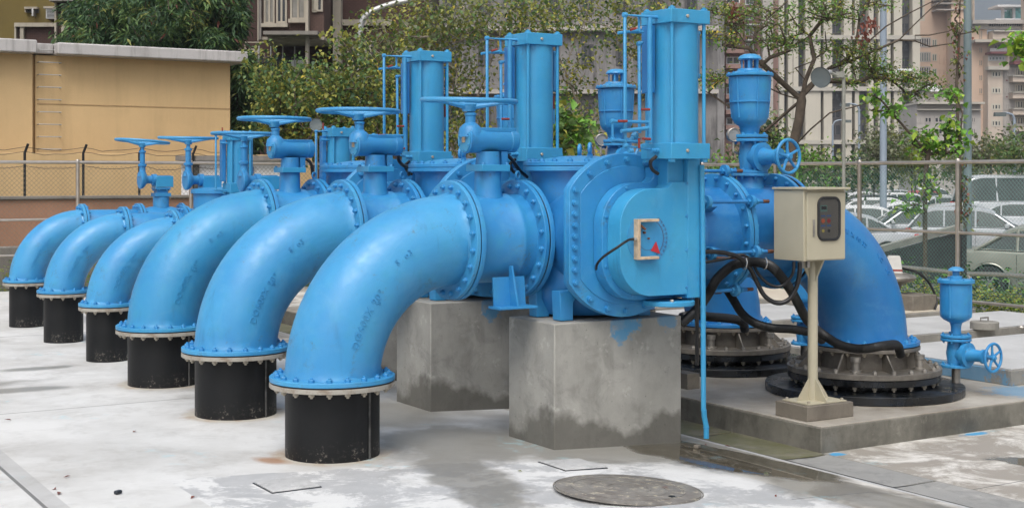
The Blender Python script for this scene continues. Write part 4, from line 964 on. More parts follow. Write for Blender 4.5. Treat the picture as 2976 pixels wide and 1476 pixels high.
MB().tube([Vector((a, yf-.004, b)) for a, b in rr], .0105, 10, closed=True).build('window_seal', M['gasket'], dr)
def pb(x0, x1, z0, z1, mat, name, th=.003): MB().bb(x0, x1, yf-.0036-th, yf-.0036, z0, z1).build(name, M[mat], dr)
pb(wx0+.018, wx0+.085, 1.54, 1.588, 'mesh_green', 'display_frame'); pb(wx0+.026, wx0+.078, 1.556, 1.580, 'gasket', 'display', .004)
for i in (0, 1):
    x = wx0+.045+i*.058
    pb(x-.021, x+.021, 1.504, 1.515, 'blue_tag', 'label_strip'); pb(x-.021, x+.021, 1.432, 1.443, 'blue_tag', 'label_strip')
    MB().lathe([(0, 0), (.017, 0), (.016, .004), (0, .005)], (x, yf-.0036, 1.473), -Yv, 20).build('push_button', M['orange' if i == 0 else 'redt'], dr)
    MB().lathe([(0, 0), (.012, 0), (.012, .004), (0, .004)], (x, yf-.0036, 1.40), -Yv, 16).build('switch', M['yellow' if i == 0 else 'gasket'], dr)
for i in (0, 1): MB().cyl((3.385+i*.06, -.755+.0*i, 1.13), (3.385+i*.06, -.755, 1.182), .017).build('cable_gland', M['steel'], t)
# ------------------------------------------------------------------ hoses and cables, each its own thing
def hose(name, pts, r, lab, ribs=True, mat='hose', grp=None):
    pts = smooth_path(pts, 8); m = MB()
    if ribs:
        out = []; rs = []; acc = 0
        fine = smooth_path(pts[::2] if len(pts) > 20 else pts, 10); k = 0
        for i, p in enumerate(fine): out.append(p); rs.append(r if i % 2 else r*.93)
        m.tube(out, r, 16, rs=rs)
    else: m.tube(pts, r, 10)
    o = m.build(name, M[mat], smooth=60); tag(o, lab, 'hose' if ribs else 'cable', grp); return o
S = lambda x, y, D: at(1980+.3756*x, 700+.3756*y, D)      # zoomed-crop pixel
hose('corrugated_hose', [S(0, 640, 9.9), S(130, 520, 9.95), S(215, 400, 10.0), S(280, 290, 10.0), S(400, 190, 10.0), S(520, 165, 9.95), S(620, 170, 9.95), S(700, 200, 10.0), S(790, 300, 10.1), S(870, 420, 10.2), S(960, 590, 10.35), S(1040, 680, 10.45), S(1120, 740, 10.5), S(1220, 800, 10.5), S(1331, 830, 10.5), at(2520, 1012, 10.5), at(2575, 1003, 10.55), at(2607, 1003, 10.75), at(2617, 1030, 10.9)], .036, 'thick corrugated black hose arching down to the base beside the cabinet post')
hose('corrugated_hose', [S(350, 370, 10.6), S(400, 450, 10.6), S(470, 560, 10.6), S(570, 635, 10.6), S(700, 672, 10.65), S(850, 682, 10.7), S(960, 700, 10.75), S(1040, 715, 10.8), S(1090, 770, 10.9)], .034, 'thick corrugated black hose sagging behind the cabinet post')
hose('corrugated_hose', [S(0, 590, 11.6), S(100, 570, 11.7), S(200, 585, 11.8), S(330, 595, 12), S(430, 610, 12.2), S(480, 640, 12.3), S(492, 690, 12.35)], .04, 'short corrugated black hose entering the second stepped base')
hose('power_cable', [S(40, 110, 9.75), S(190, 85, 9.8), S(330, 92, 9.85), S(450, 130, 9.9), S(530, 210, 9.95), S(590, 330, 10), S(650, 430, 10), S(740, 480, 10), S(830, 455, 10), S(890, 360, 10), S(915, 250, 9.98), S(917, 165, 9.97)], .017, 'black cable looping lowest from the cabinet underside', False, 'cable')
hose('power_cable', [S(60, 180, 9.9), S(190, 165, 9.9), S(330, 140, 9.95), S(470, 108, 9.95), S(545, 165, 9.98), S(600, 260, 10), S(680, 335, 10), S(770, 350, 10), S(840, 290, 9.98), S(868, 230, 9.95), S(872, 160, 9.95)], .011, 'thinner black cable looping higher under the cabinet', False, 'cable')
hose('power_cable', [S(40, 140, 10.1), S(190, 135, 10.1), S(420, 132, 10.1), S(560, 140, 10.1)], .010, 'rust brown cable running level above the thick hose', False, 'rust')
for x in (490, 645): # hose clamps
    q = S(x, 175, 9.95); tag(MB().torus(q, Vector((.9, -.3, -.1)), .041, .006, 28, 6).build('hose_clamp', M['chrome']), {490: 'thin pale tie round the thick hose', 645: 'shiny metal clamp round the top of the thick hose'}[x], 'clamp')
# black wires round the gearboxes of the second and third valves
def pcab(pts, lab, r=.011): hose('valve_cable', pts, r, lab, False, 'cable')
R3 = lambda x, y, D: at(1100+.5869*x, 250+.5869*y, D)
pcab([R3(628, 335, 9.6), R3(660, 365, 9.65), R3(700, 420, 9.75), R3(735, 450, 9.9)], 'black cable leaving the nearest gearbox towards the valve body', .013)
C7 = lambda x, y, D: at(700+.2503*x, 380+.2503*y, D)
pcab([C7(1780, 80, 11.4), C7(1820, 180, 11.4), C7(1830, 330, 11.4), C7(1880, 400, 11.5), C7(1950, 430, 11.6), C7(1950, 510, 11.7)], 'black cable curling down right of the second gearbox', .015)
pcab([C7(740, 325, 12.9), C7(800, 360, 12.9), C7(825, 430, 12.9), C7(830, 510, 12.9)], 'black cable curling down right of the third gearbox', .015)
# ------------------------------------------------------------------ fences
def chain_panel(p0, p1, z0, z1, cell, mat, parent, r=.0014):
    p0, p1 = Vector(p0), Vector(p1); d = (p1-p0); Lh = d.length; d.normalize(); H = z1-z0; m = MB(); nrm = d.cross(Zv)
    n = int(Lh/cell)+1
    for sgn in (1, -1):
        k = -int(H/cell)-1
        while k*cell < Lh:
            a0 = k*cell
            # line from (a0, 0) to (a0+H, H), clipped
            s0 = max(0, -a0); s1 = min(H, Lh-a0)
            if s1-s0 > .02:
                q = []
                for s_ in (s0, s1):
                    x = a0+s_; x = x if sgn > 0 else Lh-x
                    q.append(Vector(p0)+d*x+Zv*(z0+s_)+nrm*(.002*sgn))
                m.tube(q, r, 3, caps=False)
            k += 1
    return m.build('wire_mesh', M[mat], parent, smooth=0)
def fence(a, b, n, ztop, zs, label, mat, cell, zfun=lambda p: -.1, first=0):
    a, b = Vector(a), Vector(b); t = thing('railing_fence', label, 'fence', a)
    for i in range(n+1):
        p = a+(b-a)*(i/n)
        m = MB().lathe([(0, -.2), (.031, -.2), (.031, ztop-.02), (.035, ztop-.01), (.035, ztop+.03), (.028, ztop+.045), (0, ztop+.05)], (p.x, p.y, 0), n=16)
        m.build('post', M['stainless'], t)
    d = (b-a).normalized()
    for z in zs: MB().cyl(a+Zv*z, b+Zv*z, .021 if z < ztop-.1 else .027, n=12).build('rail', M['stainless'], t)
    for i in range(n):
        p, q = a+(b-a)*(i/n)+d*.04, a+(b-a)*((i+1)/n)-d*.04
        chain_panel(p+d.cross(Zv)*-.03, q+d.cross(Zv)*-.03, .16, ztop-.06, cell, mat, t, .0014 if cell < .07 else .0024)
    return t
fr = fence((10.6, 14.38, 0), (10.6, -4.65, 0), 11, 1.98, (1.98, 1.065, .19), 'stainless rail fence with green wire mesh before the car park', 'mesh_green', .056)
fl = fence((-9.28, 14.35, 0), (9.42, 14.35, 0), 10, 2.02, (2.02, 1.11, .55), 'stainless rail fence with wire mesh before the yellow wall', 'mesh_grey', .075)
# hoop rails beyond the right fence
for k, (y0, y1) in enumerate([(6.6, 4.45), (4.1, 2.45), (9.2, 7.0), (2.1, .2)]):
    x = 10.95; pts = [(x, y0, -.4), (x, y0, .40), (x, y0-.12, .52), (x, y1+.12, .52), (x, y1, .40), (x, y1, -.4)]
    o = MB().tube(smooth_path(pts, 5), .03, 12).build('hoop_rail', M['stainless'])
    tag(o, ['low steel hoop rail left of the small air valve', 'low steel hoop rail right of the small air valve', 'low steel hoop rail hidden behind the huge elbow', 'low steel hoop rail out at the right edge'][k], 'rail', 'low hoop rails')
# instrument box near the right fence
t = thing('pump_motor', 'grey instrument head on a dark box beyond the huge elbow', 'instrument', at(2625, 880, 17.0))
q = at(2650, 862, 17.2); c2 = at(2598, 800, 17.3)
MB().box((q.x, q.y, .16), (.42, .42, .34)).build('box', M['block_s'], t, bevel=.01)
MB().lathe([(.05, .33), (.08, .38), (.10, .44), (.26, .50), (.275, .53), (.25, .56), (.16, .585), (0, .59)], (c2.x, c2.y, 0), n=32).build('housing', M['steel'], t)
MB().lathe([(.150, .585), (.148, .60), (.142, .605), (.112, .78), (.10, .80), (0, .805)], (c2.x, c2.y, 0), n=4, ).build('lamp_head', M['greybox'], t, bevel=.012)
MB().lathe([(.143, .612), (.139, .635)], (c2.x, c2.y, 0), n=4).build('red_band', M['red'], t)
MB().tube(smooth_path([(c2.x+.1, c2.y-.05, .64), (q.x+.0, q.y-.1, .60), (q.x+.16, q.y-.15, .45), (q.x+.22, q.y-.2, .25), (q.x+.14, q.y-.24, .14)]), .016).build('cable', M['cable'], t)
# ------------------------------------------------------------------ land and buildings behind
YAW = -math.atan2(.522, .853)
RY = Matrix.Rotation(YAW, 3, 'Z')
M['asphalt'] = simple('asphalt', (.085, .085, .085), .8, 0, .25, .3, .3, coord='Object')
M['grassfar'] = simple('verge', (.05, .075, .025), .9, 0, .4, 3, .5, bscale=30)
tag(MB().bb(-3000, 6000, -300, 8500, -3, -.62).build('ground', M['asphalt'], smooth=0), kind='structure')
tag(MB().bb(-40, 10.6, 14.26, 40, -.6, -.08).build('verge', M['grassfar'], smooth=0), kind='structure')
tag(MB().bb(10.91, 13.2, -12, 60, -.6, -.22).build('verge', M['grassfar'], smooth=0), kind='structure')
def wallmat(name, c, streak=.3, scale=.5, var=.12, grid=None, dark=None):
    m, nt, N, L, B = nodes(name); tc = N.new('ShaderNodeTexCoord'); pos = tc.outputs['Object']
    base = mixc(nt, ramp(nt, noise(nt, scale, 6, .65, vec=pos), [(.35, 0), (.65, 1)]), tuple(q*(1-var) for q in c), tuple(min(1, q*(1+var)) for q in c))
    s = ramp(nt, noise(nt, scale*6, 6, .7, vec=pos, stretch=(1.5, 1.5, .18)), [(.48, 0), (.7, 1)])
    base = mixc(nt, math_(nt, 'MULTIPLY', s, streak), base, dark or tuple(q*.4 for q in c))
    if grid:
        br = N.new('ShaderNodeTexBrick'); mp = N.new('ShaderNodeMapping'); mp.inputs['Rotation'].default_value = (PI/2, 0, 0); L.new(pos, mp.inputs[0]); L.new(mp.outputs[0], br.inputs['Vector'])
        br.inputs['Scale'].default_value = grid; br.inputs['Mortar Size'].default_value = .03; br.inputs['Color1'].default_value = (1, 1, 1, 1); br.inputs['Color2'].default_value = (.8, .8, .8, 1); br.inputs['Mortar'].default_value = (.55, .55, .55, 1)
        base = mixc(nt, .8, base, br.outputs['Color'], 'MULTIPLY')
    L.new(base, B.inputs['Base Color']); B.inputs['Roughness'].default_value = .85
    bump(nt, noise(nt, 20, 5, .7, vec=pos), .25, .01); return m
M['yellow_wall'] = wallmat('yellow_render', (.60, .42, .215), .16, .35, .08)
M['roofband'] = wallmat('stained_roof_band', (.46, .44, .43), .55, .6, .1, dark=(.16, .14, .13))
M['joint'] = simple('render_joint_line', (.38, .25, .12), .8)
M['terracotta'] = wallmat('terracotta_wall', (.36, .19, .12), .2, .6)
M['greywall'] = wallmat('grey_low_wall', (.22, .20, .18), .4, .6)
M['olive'] = wallmat('olive_render', (.14, .10, .022), .45, .3, .15, dark=(.075, .07, .015))
M['brick'] = wallmat('dark_brick', (.062, .030, .024), .3, .3, .2, 4)
M['brick_side'] = wallmat('brown_brick', (.10, .058, .046), .3, .3, .2, 4)
M['cream'] = wallmat('stained_cream_trim', (.36, .32, .26), .45, .5)
M['greyfac'] = wallmat('stained_grey_facade', (.20, .19, .185), .95, .25, .35, dark=(.04, .037, .037))
M['pinkfac'] = wallmat('pink_facade', (.30, .19, .165), .3, .1)
M['pilaster'] = wallmat('beige_stone', (.52, .48, .40), .12, .05, .05)
M['beam'] = wallmat('beige_stone_band', (.46, .43, .37), .12, .05, .05)
M['peach'] = wallmat('peach_facade', (.62, .46, .35), .1, .05, .06)
M['peach2'] = wallmat('pale_peach_facade', (.54, .45, .37), .15, .05, .06)
M['greybeige'] = wallmat('grey_beige_facade', (.42, .39, .36), .25, .08)
M['mtn'] = simple('wooded_mountain', (.03, .05, .05), .95, 0, .3, .02)
M['glass'] = glassy('window_glass', (.022, .025, .03), .25)
M['glass_l'] = glassy('pale_window_glass', (.15, .18, .17), .15)
M['glass_t'] = glassy('teal_glass', (.18, .48, .46), .15)
M['spandrel'] = simple('grey_spandrel', (.075, .072, .075), .6)
M['shutter'] = simple('curtained_window', (.20, .19, .17), .6, 0, .3, 2)
M['roofred'] = simple('red_tin_roof', (.16, .05, .05), .6, 0, .3, 2)
M['alu'] = simple('aluminium', (.45, .45, .44), .4, .5, .15)
def fb(m, px0, px1, py0, py1, D, o0, o1):
    """box on a facade at depth D, between photo pixels, standing out o0..o1 metres towards the road"""
    a, b = at(px0, py0, D), at(px1, py1, D)
    c = (a+b)/2-FWD*(o0+o1)/2
    return m.box(c, ((px1-px0)/4000*D, abs(o1-o0), abs(py1-py0)/4000*D), R=RY)
def part(name, mat, parent, *boxes, bevel=0):
    m = MB()
    for b in boxes: fb(m, *b)
    return m.build(name, M[mat], parent, smooth=0, bevel=bevel)
def win(parent, px0, px1, py0, py1, D, mat='glass', fr='alu', off=0, nm='window', mull=1, f=None):
    f = f or .06; w = f*4000/D; m = MB()
    for b in ((px0, px1, py0, py0+w), (px0, px1, py1-w, py1), (px0, px0+w, py0+w, py1-w), (px1-w, px1, py0+w, py1-w)): fb(m, *b, D, off+.0, off+.07)
    for k in range(1, mull+1):
        x = px0+(px1-px0)*k/(mull+1); fb(m, x-w/2, x+w/2, py0+w, py1-w, D, off+.0, off+.065)
    o = m.build(nm, M[fr], parent, smooth=0)
    m = MB(); fb(m, px0+w, px1-w, py0+w, py1-w, D, off+.005, off+.03); m.build('pane', M[mat], o, smooth=0); return o
def building(name, label, px, py, D, cat='building', group=None):
    c = at(px, 512, D); return thing(name, label, cat, (c.x, c.y, -.62), group)
def zpx(z, D): return 512-(z-1.8)*4000/D
# ---- yellow single storey building
YB = 21.8
XR, DR = onY(673, YB); zt = hgt(182, DR)
t = thing('yellow_building', 'low yellow rendered building with stained concrete roof edge behind the left fence', 'building', (2, YB, -.6))
XL, DL = onY(103, YB)
zt = hgt(172, (DR+DL)/2)
MB().bb(-16, XL-.06, YB+.0, YB+6, -.6, zt).build('wall', M['yellow_wall'], t)
MB().bb(XL+.02, XR, YB+.10, YB+6.0, -.6, zt-.002).build('wall', M['yellow_wall'], t)
MB().bb(XL-.06, XL+.02, YB+.2, YB+5, -.6, zt-.004).build('gutter_recess', M['yellow_wall'], t)
XG, _ = onY(157, YB)
MB().bb(XG, XR+.28, YB-.32, YB+6.3, zt, zt+.25).build('roof_slab', M['roofband'], t, bevel=.03)
MB().bb(XL-.02, XG-.02, YB-.02, YB+6.2, zt+.02, zt+.24).build('roof_slab', M['roofband'], t, bevel=.02)
MB().bb(-16.2, XL-.04, YB-.36, YB+6.25, zt-.005, zt+.275).build('roof_slab', M['roofband'], t, bevel=.03)
mid = hgt(318, DR)
MB().bb(XL+.05, XR-.004, YB+.092, YB+.101, mid, mid+.022).build('render_joint', M['joint'], t)
lad = thing('wall_ladder', 'row of thin metal rungs climbing the yellow wall', 'ladder', (XL+.3, YB, 1.0))
for i in range(13):
    z = zt+.1-i*.262; x0, x1 = XL+.06, XL+.52
    MB().tube([(x0, YB+.12, z), (x0, YB-.06, z), (x1, YB-.06, z), (x1, YB+.12, z)], .011, 6).build('rung', M['alu'], lad)
tag(MB().bb(-18, 9.8, 18.6, 18.9, -.3, 1.36).build('garden_wall', M['terracotta'], bevel=.01), 'long terracotta coloured low wall behind the left fence', 'wall')
tag(MB().bb(-18, 9.8, 15.6, 16.0, -.3, .62).build('low_wall', M['greywall'], bevel=.01), 'low grey wall just beyond the left fence', 'wall')
tag(MB().bb(-18, 9.0, 21.3, 21.5, -.3, hgt(448, 30)).build('inner_wall', M['yellow_wall'], bevel=.01), 'yellow parapet strip at the foot of the yellow building', 'wall')
tag(MB().bb(-18, 9.8, 18.55, 18.97, 1.362, 1.42).build('wall_coping', M['greywall'], bevel=.01), 'grey coping on the terracotta wall', 'coping')
# old barbed wire fence
t = thing('barbed_fence', 'old fence of dark posts and sagging barbed wire before the yellow wall', 'fence', (0, 19.3, 1.4))
XA, XB = onY(72, 19.3)[0], onY(242, 19.3)[0]
xs_ = [XA+(XB-XA)*i for i in range(-3, 6)]
for x in xs_:
    MB().tube([(x, 19.3, 1.0), (x, 19.3, 2.25), (x+.05, 19.24, 2.42)], .026, 8).build('post', M['gasket'], t)
for z in (2.36, 2.27, 2.0):
    p = []
    for a, b in zip(xs_, xs_[1:]):
        for k in range(6):
            u = k/6; p.append((a+(b-a)*u, 19.3, z-.07*math.sin(PI*u)*random.uniform(.7, 1.2)+(.008 if k % 2 else 0)))
    MB().tube(p, .005, 4).build('wire', M['gasket'], t)
# small white shelter and vehicle seen over the rail between the small valves
t = building('shed', 'small white shed with a dark flat roof over the rail behind the small valves', 620, 460, 27)
part('wall', 'white', t, (575, 860, 470, 620, 30, 0, 1.5)); part('roof', 'greywall', t, (565, 870, 456, 470, 30, -.1, 1.7))
part('banner', 'blue_tag', t, (740, 775, 487, 505, 30, 1.51, 1.54)); part('doorway', 'dark', t, (600, 625, 478, 600, 30, 1.505, 1.53))
# ---- olive building, far left
t = building('olive_building', 'olive brown building with window air conditioner at top left', 200, 0, 52)
part('wall', 'olive', t, (-260, 318, -330, 640, 52, -8, 0)); part('wall', 'olive', t, (319, 620, -330, 640, 54, -6, 0))
part('wall_joint', 'greywall', t, (206, 207.5, -300, 130, 52, .0, .02))
w_ = part('vent_window', 'cream', t, (77, 114, 23, 29, 52, 0, .25), (77, 80, 29, 38, 52, 0, .2)); part('pane', 'dark', w_, (80, 114, 29, 38, 52, .005, .05)); part('flap', 'alu', w_, (100, 105, 28, 50, 52, .06, .3))
a = part('air_conditioner', 'alu', t, (145, 179, 30, 59, 52, .02, .45)); part('hood', 'cream', a, (139, 180, 24, 30, 52, 0, .5))
for i in range(6): part('grille', 'dark', a, (148, 176, 33.5+i*4, 35+i*4, 52, .452, .47))
b_ = part('bay', 'brick', t, (82, 215, 84, 145, 52, 0, 1.2)); part('trim', 'cream', b_, (80, 210, 79, 90, 52, 1.2, 1.4), (95, 105, 90, 145, 52, 1.2, 1.35), (79, 84, 84, 145, 52, .9, 1.35))
b_ = part('bay', 'brick', t, (211, 300, 26, 145, 52, 0, 1.8)); part('trim', 'cream', b_, (228, 241, 30, 110, 52, 1.8, 2.0), (208, 213, 30, 145, 52, 1.4, 1.95)); part('roof', 'greywall', b_, (204, 300, 20, 27, 52, -.1, 2.4))
part('louvre_window', 'alu', t, (317, 345, -10, 8, 52, .1, .4))
part('drain_pipe', 'cream', t, (645, 655, -300, 60, 50, 0, .3))
# ---- dark brick building with bays
t = building('brick_building', 'dark brown brick building with cream bands and tall windows behind the leafy tree', 850, 100, 46)
part('wall', 'brick', t, (560, 1240, -330, 640, 46, -8, 0))
part('band', 'cream', t, (560, 760, 143, 158, 46, 0, .12)); part('band', 'cream', t, (560, 790, 298, 312, 46, 0, .12)); part('band', 'cream', t, (996, 1140, 59, 76, 46, 0, .15))
part('column', 'cream', t, (973, 996, -300, 640, 46, 0, .5)); part('band', 'cream', t, (996, 1240, 225, 240, 46, 0, .15))
bay = part('bay', 'brick_side', t, (797, 968, -330, 128, 46, .01, 2.2))
part('sill', 'cream', bay, (797, 870, 92, 102, 46, 2.2, 2.45)); part('sill', 'cream', bay, (872, 925, 80, 90, 46, 2.2, 2.45)); part('soffit', 'cream', bay, (795, 970, 128, 136, 46, .01, 2.3))
part('pier', 'cream', bay, (920, 928, -330, 230, 46, 2.2, 2.5)); part('pier', 'greywall', bay, (790, 797, -330, 136, 46, 2.0, 2.4))
for a, b, c, d_ in ((802, 832, 5, 92), (836, 866, 2, 90), (875, 918, -10, 80), (935, 965, -30, 58), (936, 948, 20, 60)): win(t, a, b, c, d_, 46, 'glass' if a in (836, 935) else 'shutter', 'cream', 2.2, mull=1)
for a in (1010, 1060, 1150): win(t, a, a+34, 120, 200, 46, 'glass', 'cream', 0)
part('drain_pipe', 'cream', t, (787.5, 790.5, -300, 140, 46, 2.3, 2.45)); part('cage_frame', 'cream', t, (736, 738, 137, 300, 46, 1.4, 1.5), (736, 860, 135, 137.5, 46, 1.4, 1.5))
part('balcony_roof', 'greywall', t, (812, 960, 118, 128, 46, 2.2, 3.0)); part('glass_wall', 'glass', t, (760, 900, 168, 260, 46, .02, .6))
for i in range(5): part('post', 'alu', t, (762+i*34, 765+i*34, 140, 262, 46, .6, .7))
part('white_screen', 'white', t, (855, 905, 180, 205, 46, .62, .66))
# white curved arch pipe
t = MB().tube(smooth_path([at(1044, 118, 33), at(1050, 70, 33), at(1066, 45, 33), at(1090, 30, 33), at(1150, 10, 33), at(1250, -8, 33)], 6), .07, 10).build('arched_pipe', M['alu']); tag(t, 'thick pale pipe arching over the leafy tree', 'pipe')
tag(MB().tube([at(1044, 118, 33), at(1046, 640, 33)], .07, 10).build('arch_leg', M['alu'], t))
# ---- grey stained block
t = building('grey_building', 'grey streaked concrete building behind the middle trees', 1600, 100, 78)
part('wall', 'greyfac', t, (1160, 2085, -500, 640, 78, -10, 0)); part('band', 'greybeige', t, (1160, 2085, 78, 92, 78, 0, .5)); part('band', 'greybeige', t, (1160, 2085, 262, 274, 78, 0, .5))
for i in range(9):
    for j, y in enumerate((-20, 130, 300)): win(t, 1190+i*100, 1225+i*100, y, y+60, 78, 'glass', 'spandrel', 0, f=.12)
# ---- pink block with balconies
t = building('pink_building', 'pinkish apartment block with balconies left of the high rise', 2150, 100, 130)
part('wall', 'pinkfac', t, (2060, 2262, -400, 640, 130, -12, 0)); part('column', 'greyfac', t, (2060, 2096, -400, 640, 130, 0, 2)); part('column', 'greybeige', t, (2210, 2240, -400, 640, 130, 0, 1.2))
for j in range(9):
    y = -10+j*44
    win(t, 2110, 2150, y, y+22, 130, 'glass', 'white', 0, f=.1); win(t, 2165, 2190, y+4, y+26, 130, 'glass_l', 'white', 0, f=.1)
    part('balcony', 'pinkfac', t, (2104, 2156, y+24, y+36, 130, 0, 1.2)); part('awning', 'alu', t, (2162, 2200, y-3, y+1, 130, 0, 1.5))
# ---- high rise
D5 = 262
t = building('high_rise', 'tall beige high rise with vertical stone piers and dark window strips', 2450, 0, D5)
part('core', 'spandrel', t, (2262, 2664, -760, 640, D5, -14, 0))
K = lambda x: 2276+x/2.283
piers = [(-40, -8), (18, 48), (52, 85), (132, 232), (252, 308), (384, 438), (458, 486), (548, 580), (612, 692), (714, 768), (837, 886)]
for a, b in piers: part('pier', 'pilaster', t, (K(a), K(b), -760, 640, D5, 0, 2.2))
for y in (-230, 114, 262): part('beam', 'beam', t, (K(-60), K(888), y-7, y+5, D5, 0, 2.6)); 
part('beam', 'beam', t, (K(-60), K(888), 408, 420, D5, 0, 2.6))
for a, b in ((-8, 18), (85, 132), (308, 384), (486, 548), (768, 837)):
    for j in range(12):
        y = -180+j*49.3
        win(t, K(a)+.5, K(b)-.5, y, y+32, D5, 'glass', 'spandrel', .02, f=.2, mull=1 if b-a > 50 else 0)
win(t, K(890), K(948), -200, 60, D5, 'glass', 'pilaster', -1, f=.4, mull=0)
# ---- peach tower
D6 = 300; J = lambda x: 2500+x*.2347
t = building('peach_tower', 'peach coloured apartment tower with square windows right of the high rise', 2740, 50, D6)
part('wall', 'peach', t, (2650, 2832, -500, 640, D6, -14, 0)); part('rounded_bay', 'peach', t, (J(1065), J(1290), -500, 640, D6, 0, 3.5)); part('edge', 'cream', t, (J(1290), J(1385), -500, 64, D6, -6, 1))
for y in (0, 15, 33, 4): part('band', 'greybeige', t, (J(880), J(1285), y, y+3.5, D6, 0, 3.9))
for j in range(7):
    y = 115+j*42
    win(t, J(888), J(950), y, y+22, D6, 'glass_l', 'pilaster', 0, f=.2); win(t, J(975), J(988), y+3, y+33, D6, 'glass', 'peach', 0, f=.1, mull=0); win(t, J(1030), J(1043), y+3, y+33, D6, 'glass', 'peach', 0, f=.1, mull=0)
    win(t, J(700), J(875), y-5, y+24, D6, 'glass_l' if j % 2 else 'glass', 'greybeige', 0, f=.25, mull=5)
    win(t, J(1140), J(1275), y+16, y+38, D6, 'glass', 'cream', 3.5, f=.3, mull=2); part('balcony', 'peach', t, (J(1135), J(1282), y+38, y+44, D6, 3.5, 4.6))
# ---- stepped apartment block on the right
D7 = 280
t = building('apartment_block', 'pale peach apartment block with cornice and curved balconies at far right', 2900, 100, D7)
part('tall_part', 'peach', t, (J(1370), J(1570), 63, 640, D7, -14, 0)); part('tall_part', 'peach2', t, (J(1570), J(2080), 100, 640, D7, -14, -.5))
part('cornice', 'greybeige', t, (J(1365), J(2000), 61, 72, D7, -1, 1.6), ); part('frieze', 'greybeige', t, (J(1380), J(1990), 72, 86, D7, -1, .5))
for i in range(14): part('dentil', 'spandrel', t, (J(1590+i*28), J(1600+i*28), 70, 78, D7, .5, 1.0))
part('terrace', 'peach2', t, (J(1590), J(2100), 96, 118, D7, -.5, 2.5)); part('terrace_cap', 'beam', t, (J(1590), J(2100), 93, 97, D7, -.5, 3.0)); part('terrace_cap', 'beam', t, (J(1370), J(2100), 119, 127, D7, -.4, 2.7))
part('end_tower', 'peach2', t, (J(1990), J(2160), -260, 640, D7, 0, 4))
part('wing', 'peach2', t, (J(1520), J(1700), 205, 640, D7, 0, 3)); part('wing', 'greybeige', t, (J(1700), J(2160), 190, 640, D7, 0, 2.2))
part('wing_cornice', 'beam', t, (J(1500), J(1750), 198, 208, D7, 2.2, 4.2))
for y in (137, 174, 217, 255): win(t, J(1465), J(1520), y, y+20, D7, 'glass_l', 'peach', 0, f=.2)
win(t, J(1465), J(1520), 88, 117, D7, 'glass_l', 'peach', 0, f=.2)
win(t, J(1655), J(1815), 128, 146, D7, 'glass', 'beam', -.45, f=.3, mull=2); part('balustrade', 'alu', t, (J(1580), J(1880), 143, 152, D7, 1, 1.3)); win(t, J(1520), J(1730), 167, 182, D7, 'glass_l', 'alu', 3.1, f=.3, mull=4)
m = MB(); fb(m, J(1515), J(1760), 157, 163, D7, 1.5, 5); m.build('tin_roof', M['roofred'], t); part('tin_roof', 'roofred', t, (J(1800), J(1930), 146, 158, D7, 2.2, 5)); part('awning', 'roofred', t, (J(1790), J(2010), 183, 193, D7, 2.2, 5))
part('wing', 'peach2', t, (J(1520), J(1780), 163, 205, D7, 0, 3.05))
for j in range(4):
    y = 210+j*47
    win(t, J(1560), J(1680), y, y+19, D7, 'glass', 'pilaster', 3, f=.3, mull=2); win(t, J(1730), J(1820), y-2, y+18, D7, 'shutter', 'greybeige', 2.2, f=.3, mull=3); win(t, J(1865), J(1995), y-10, y+14, D7, 'glass', 'pilaster', 2.2, f=.3, mull=3)
    win(t, J(1742), J(1790), y+22, y+32, D7, 'roofred', 'greybeige', 2.2, f=.2, mull=0)
    part('balcony', 'peach2', t, (J(1790), J(2160), y+17, y+33, D7, 2.2, 4.6)); part('balcony_cap', 'beam', t, (J(1785), J(2160), y+15, y+17.5, D7, 2.2, 4.9))
# rooftop room
t = building('rooftop_room', 'turquoise glazed rooftop room with white canopy on the apartment block', 2940, 50, D7+12); D8 = D7+12
t.location.z = 0
part('wall', 'glass_t', t, (J(1900), J(2040), 30, 66, D8, -4, 0)); part('canopy', 'white', t, (J(1640), J(2020), 28, 34, D8, -3, 3)); part('column', 'white', t, (J(1745), J(1770), 34, 66, D8, 0, .8)); part('column', 'white', t, (J(1875), J(1900), 34, 66, D8, .2, 1)); part('pane', 'glass_t', t, (J(1770), J(1875), 42, 66, D8, -1, -.8)); part('slab', 'white', t, (J(1640), J(2040), 66, 70, D8, -4, 2))
# ---- low grey building
D9 = 170
t = building('low_building', 'low grey beige building with flat stepped roofs below the peach tower', 2750, 330, D9)
part('wall', 'greybeige', t, (2664, 2850, 300, 640, D9, -8, 0)); part('roof_room', 'greybeige', t, (2690, 2760, 262, 300, D9, -6, -1)); part('roof_edge', 'beam', t, (2660, 2855, 298, 304, D9, -8, 1)); part('white_roof', 'white', t, (2695, 2738, 250, 266, D9, -4, 0)); part('ledge', 'beam', t, (2664, 2850, 318, 321, D9, 0, .6)); part('roof_edge', 'spandrel', t, (2688, 2762, 260, 264, D9, -6, -.5))
for a, b in ((2666, 2678), (2686, 2708), (2715, 2740), (2745, 2760), (2775, 2800), (2822, 2836)):
    win(t, a, b, 340, 358, D9, 'glass', 'greybeige', 0, f=.15); win(t, a, b, 372, 392, D9, 'glass', 'greybeige', 0, f=.15)
# ---- mountain
random.seed(11); m = MB(); n = 60; rows = []
for j in range(8):
    row = []
    for i in range(n+1):
        px = -1200+5600*i/n; D = 2200+j*200; h = (240+300*(j/7)**.8)*(1+.12*math.sin(i*.5+j)+.08*math.sin(i*1.7))*(1 if j else 0)-1
        p = at(px, 512, D); row.append((p.x, p.y, h))
    rows.append(row)
m.add([v for r in rows for v in r], [(j*(n+1)+i, j*(n+1)+i+1, (j+1)*(n+1)+i+1, (j+1)*(n+1)+i) for j in range(7) for i in range(n)])
tag(m.build('mountain', M['mtn'], smooth=80), kind='structure')
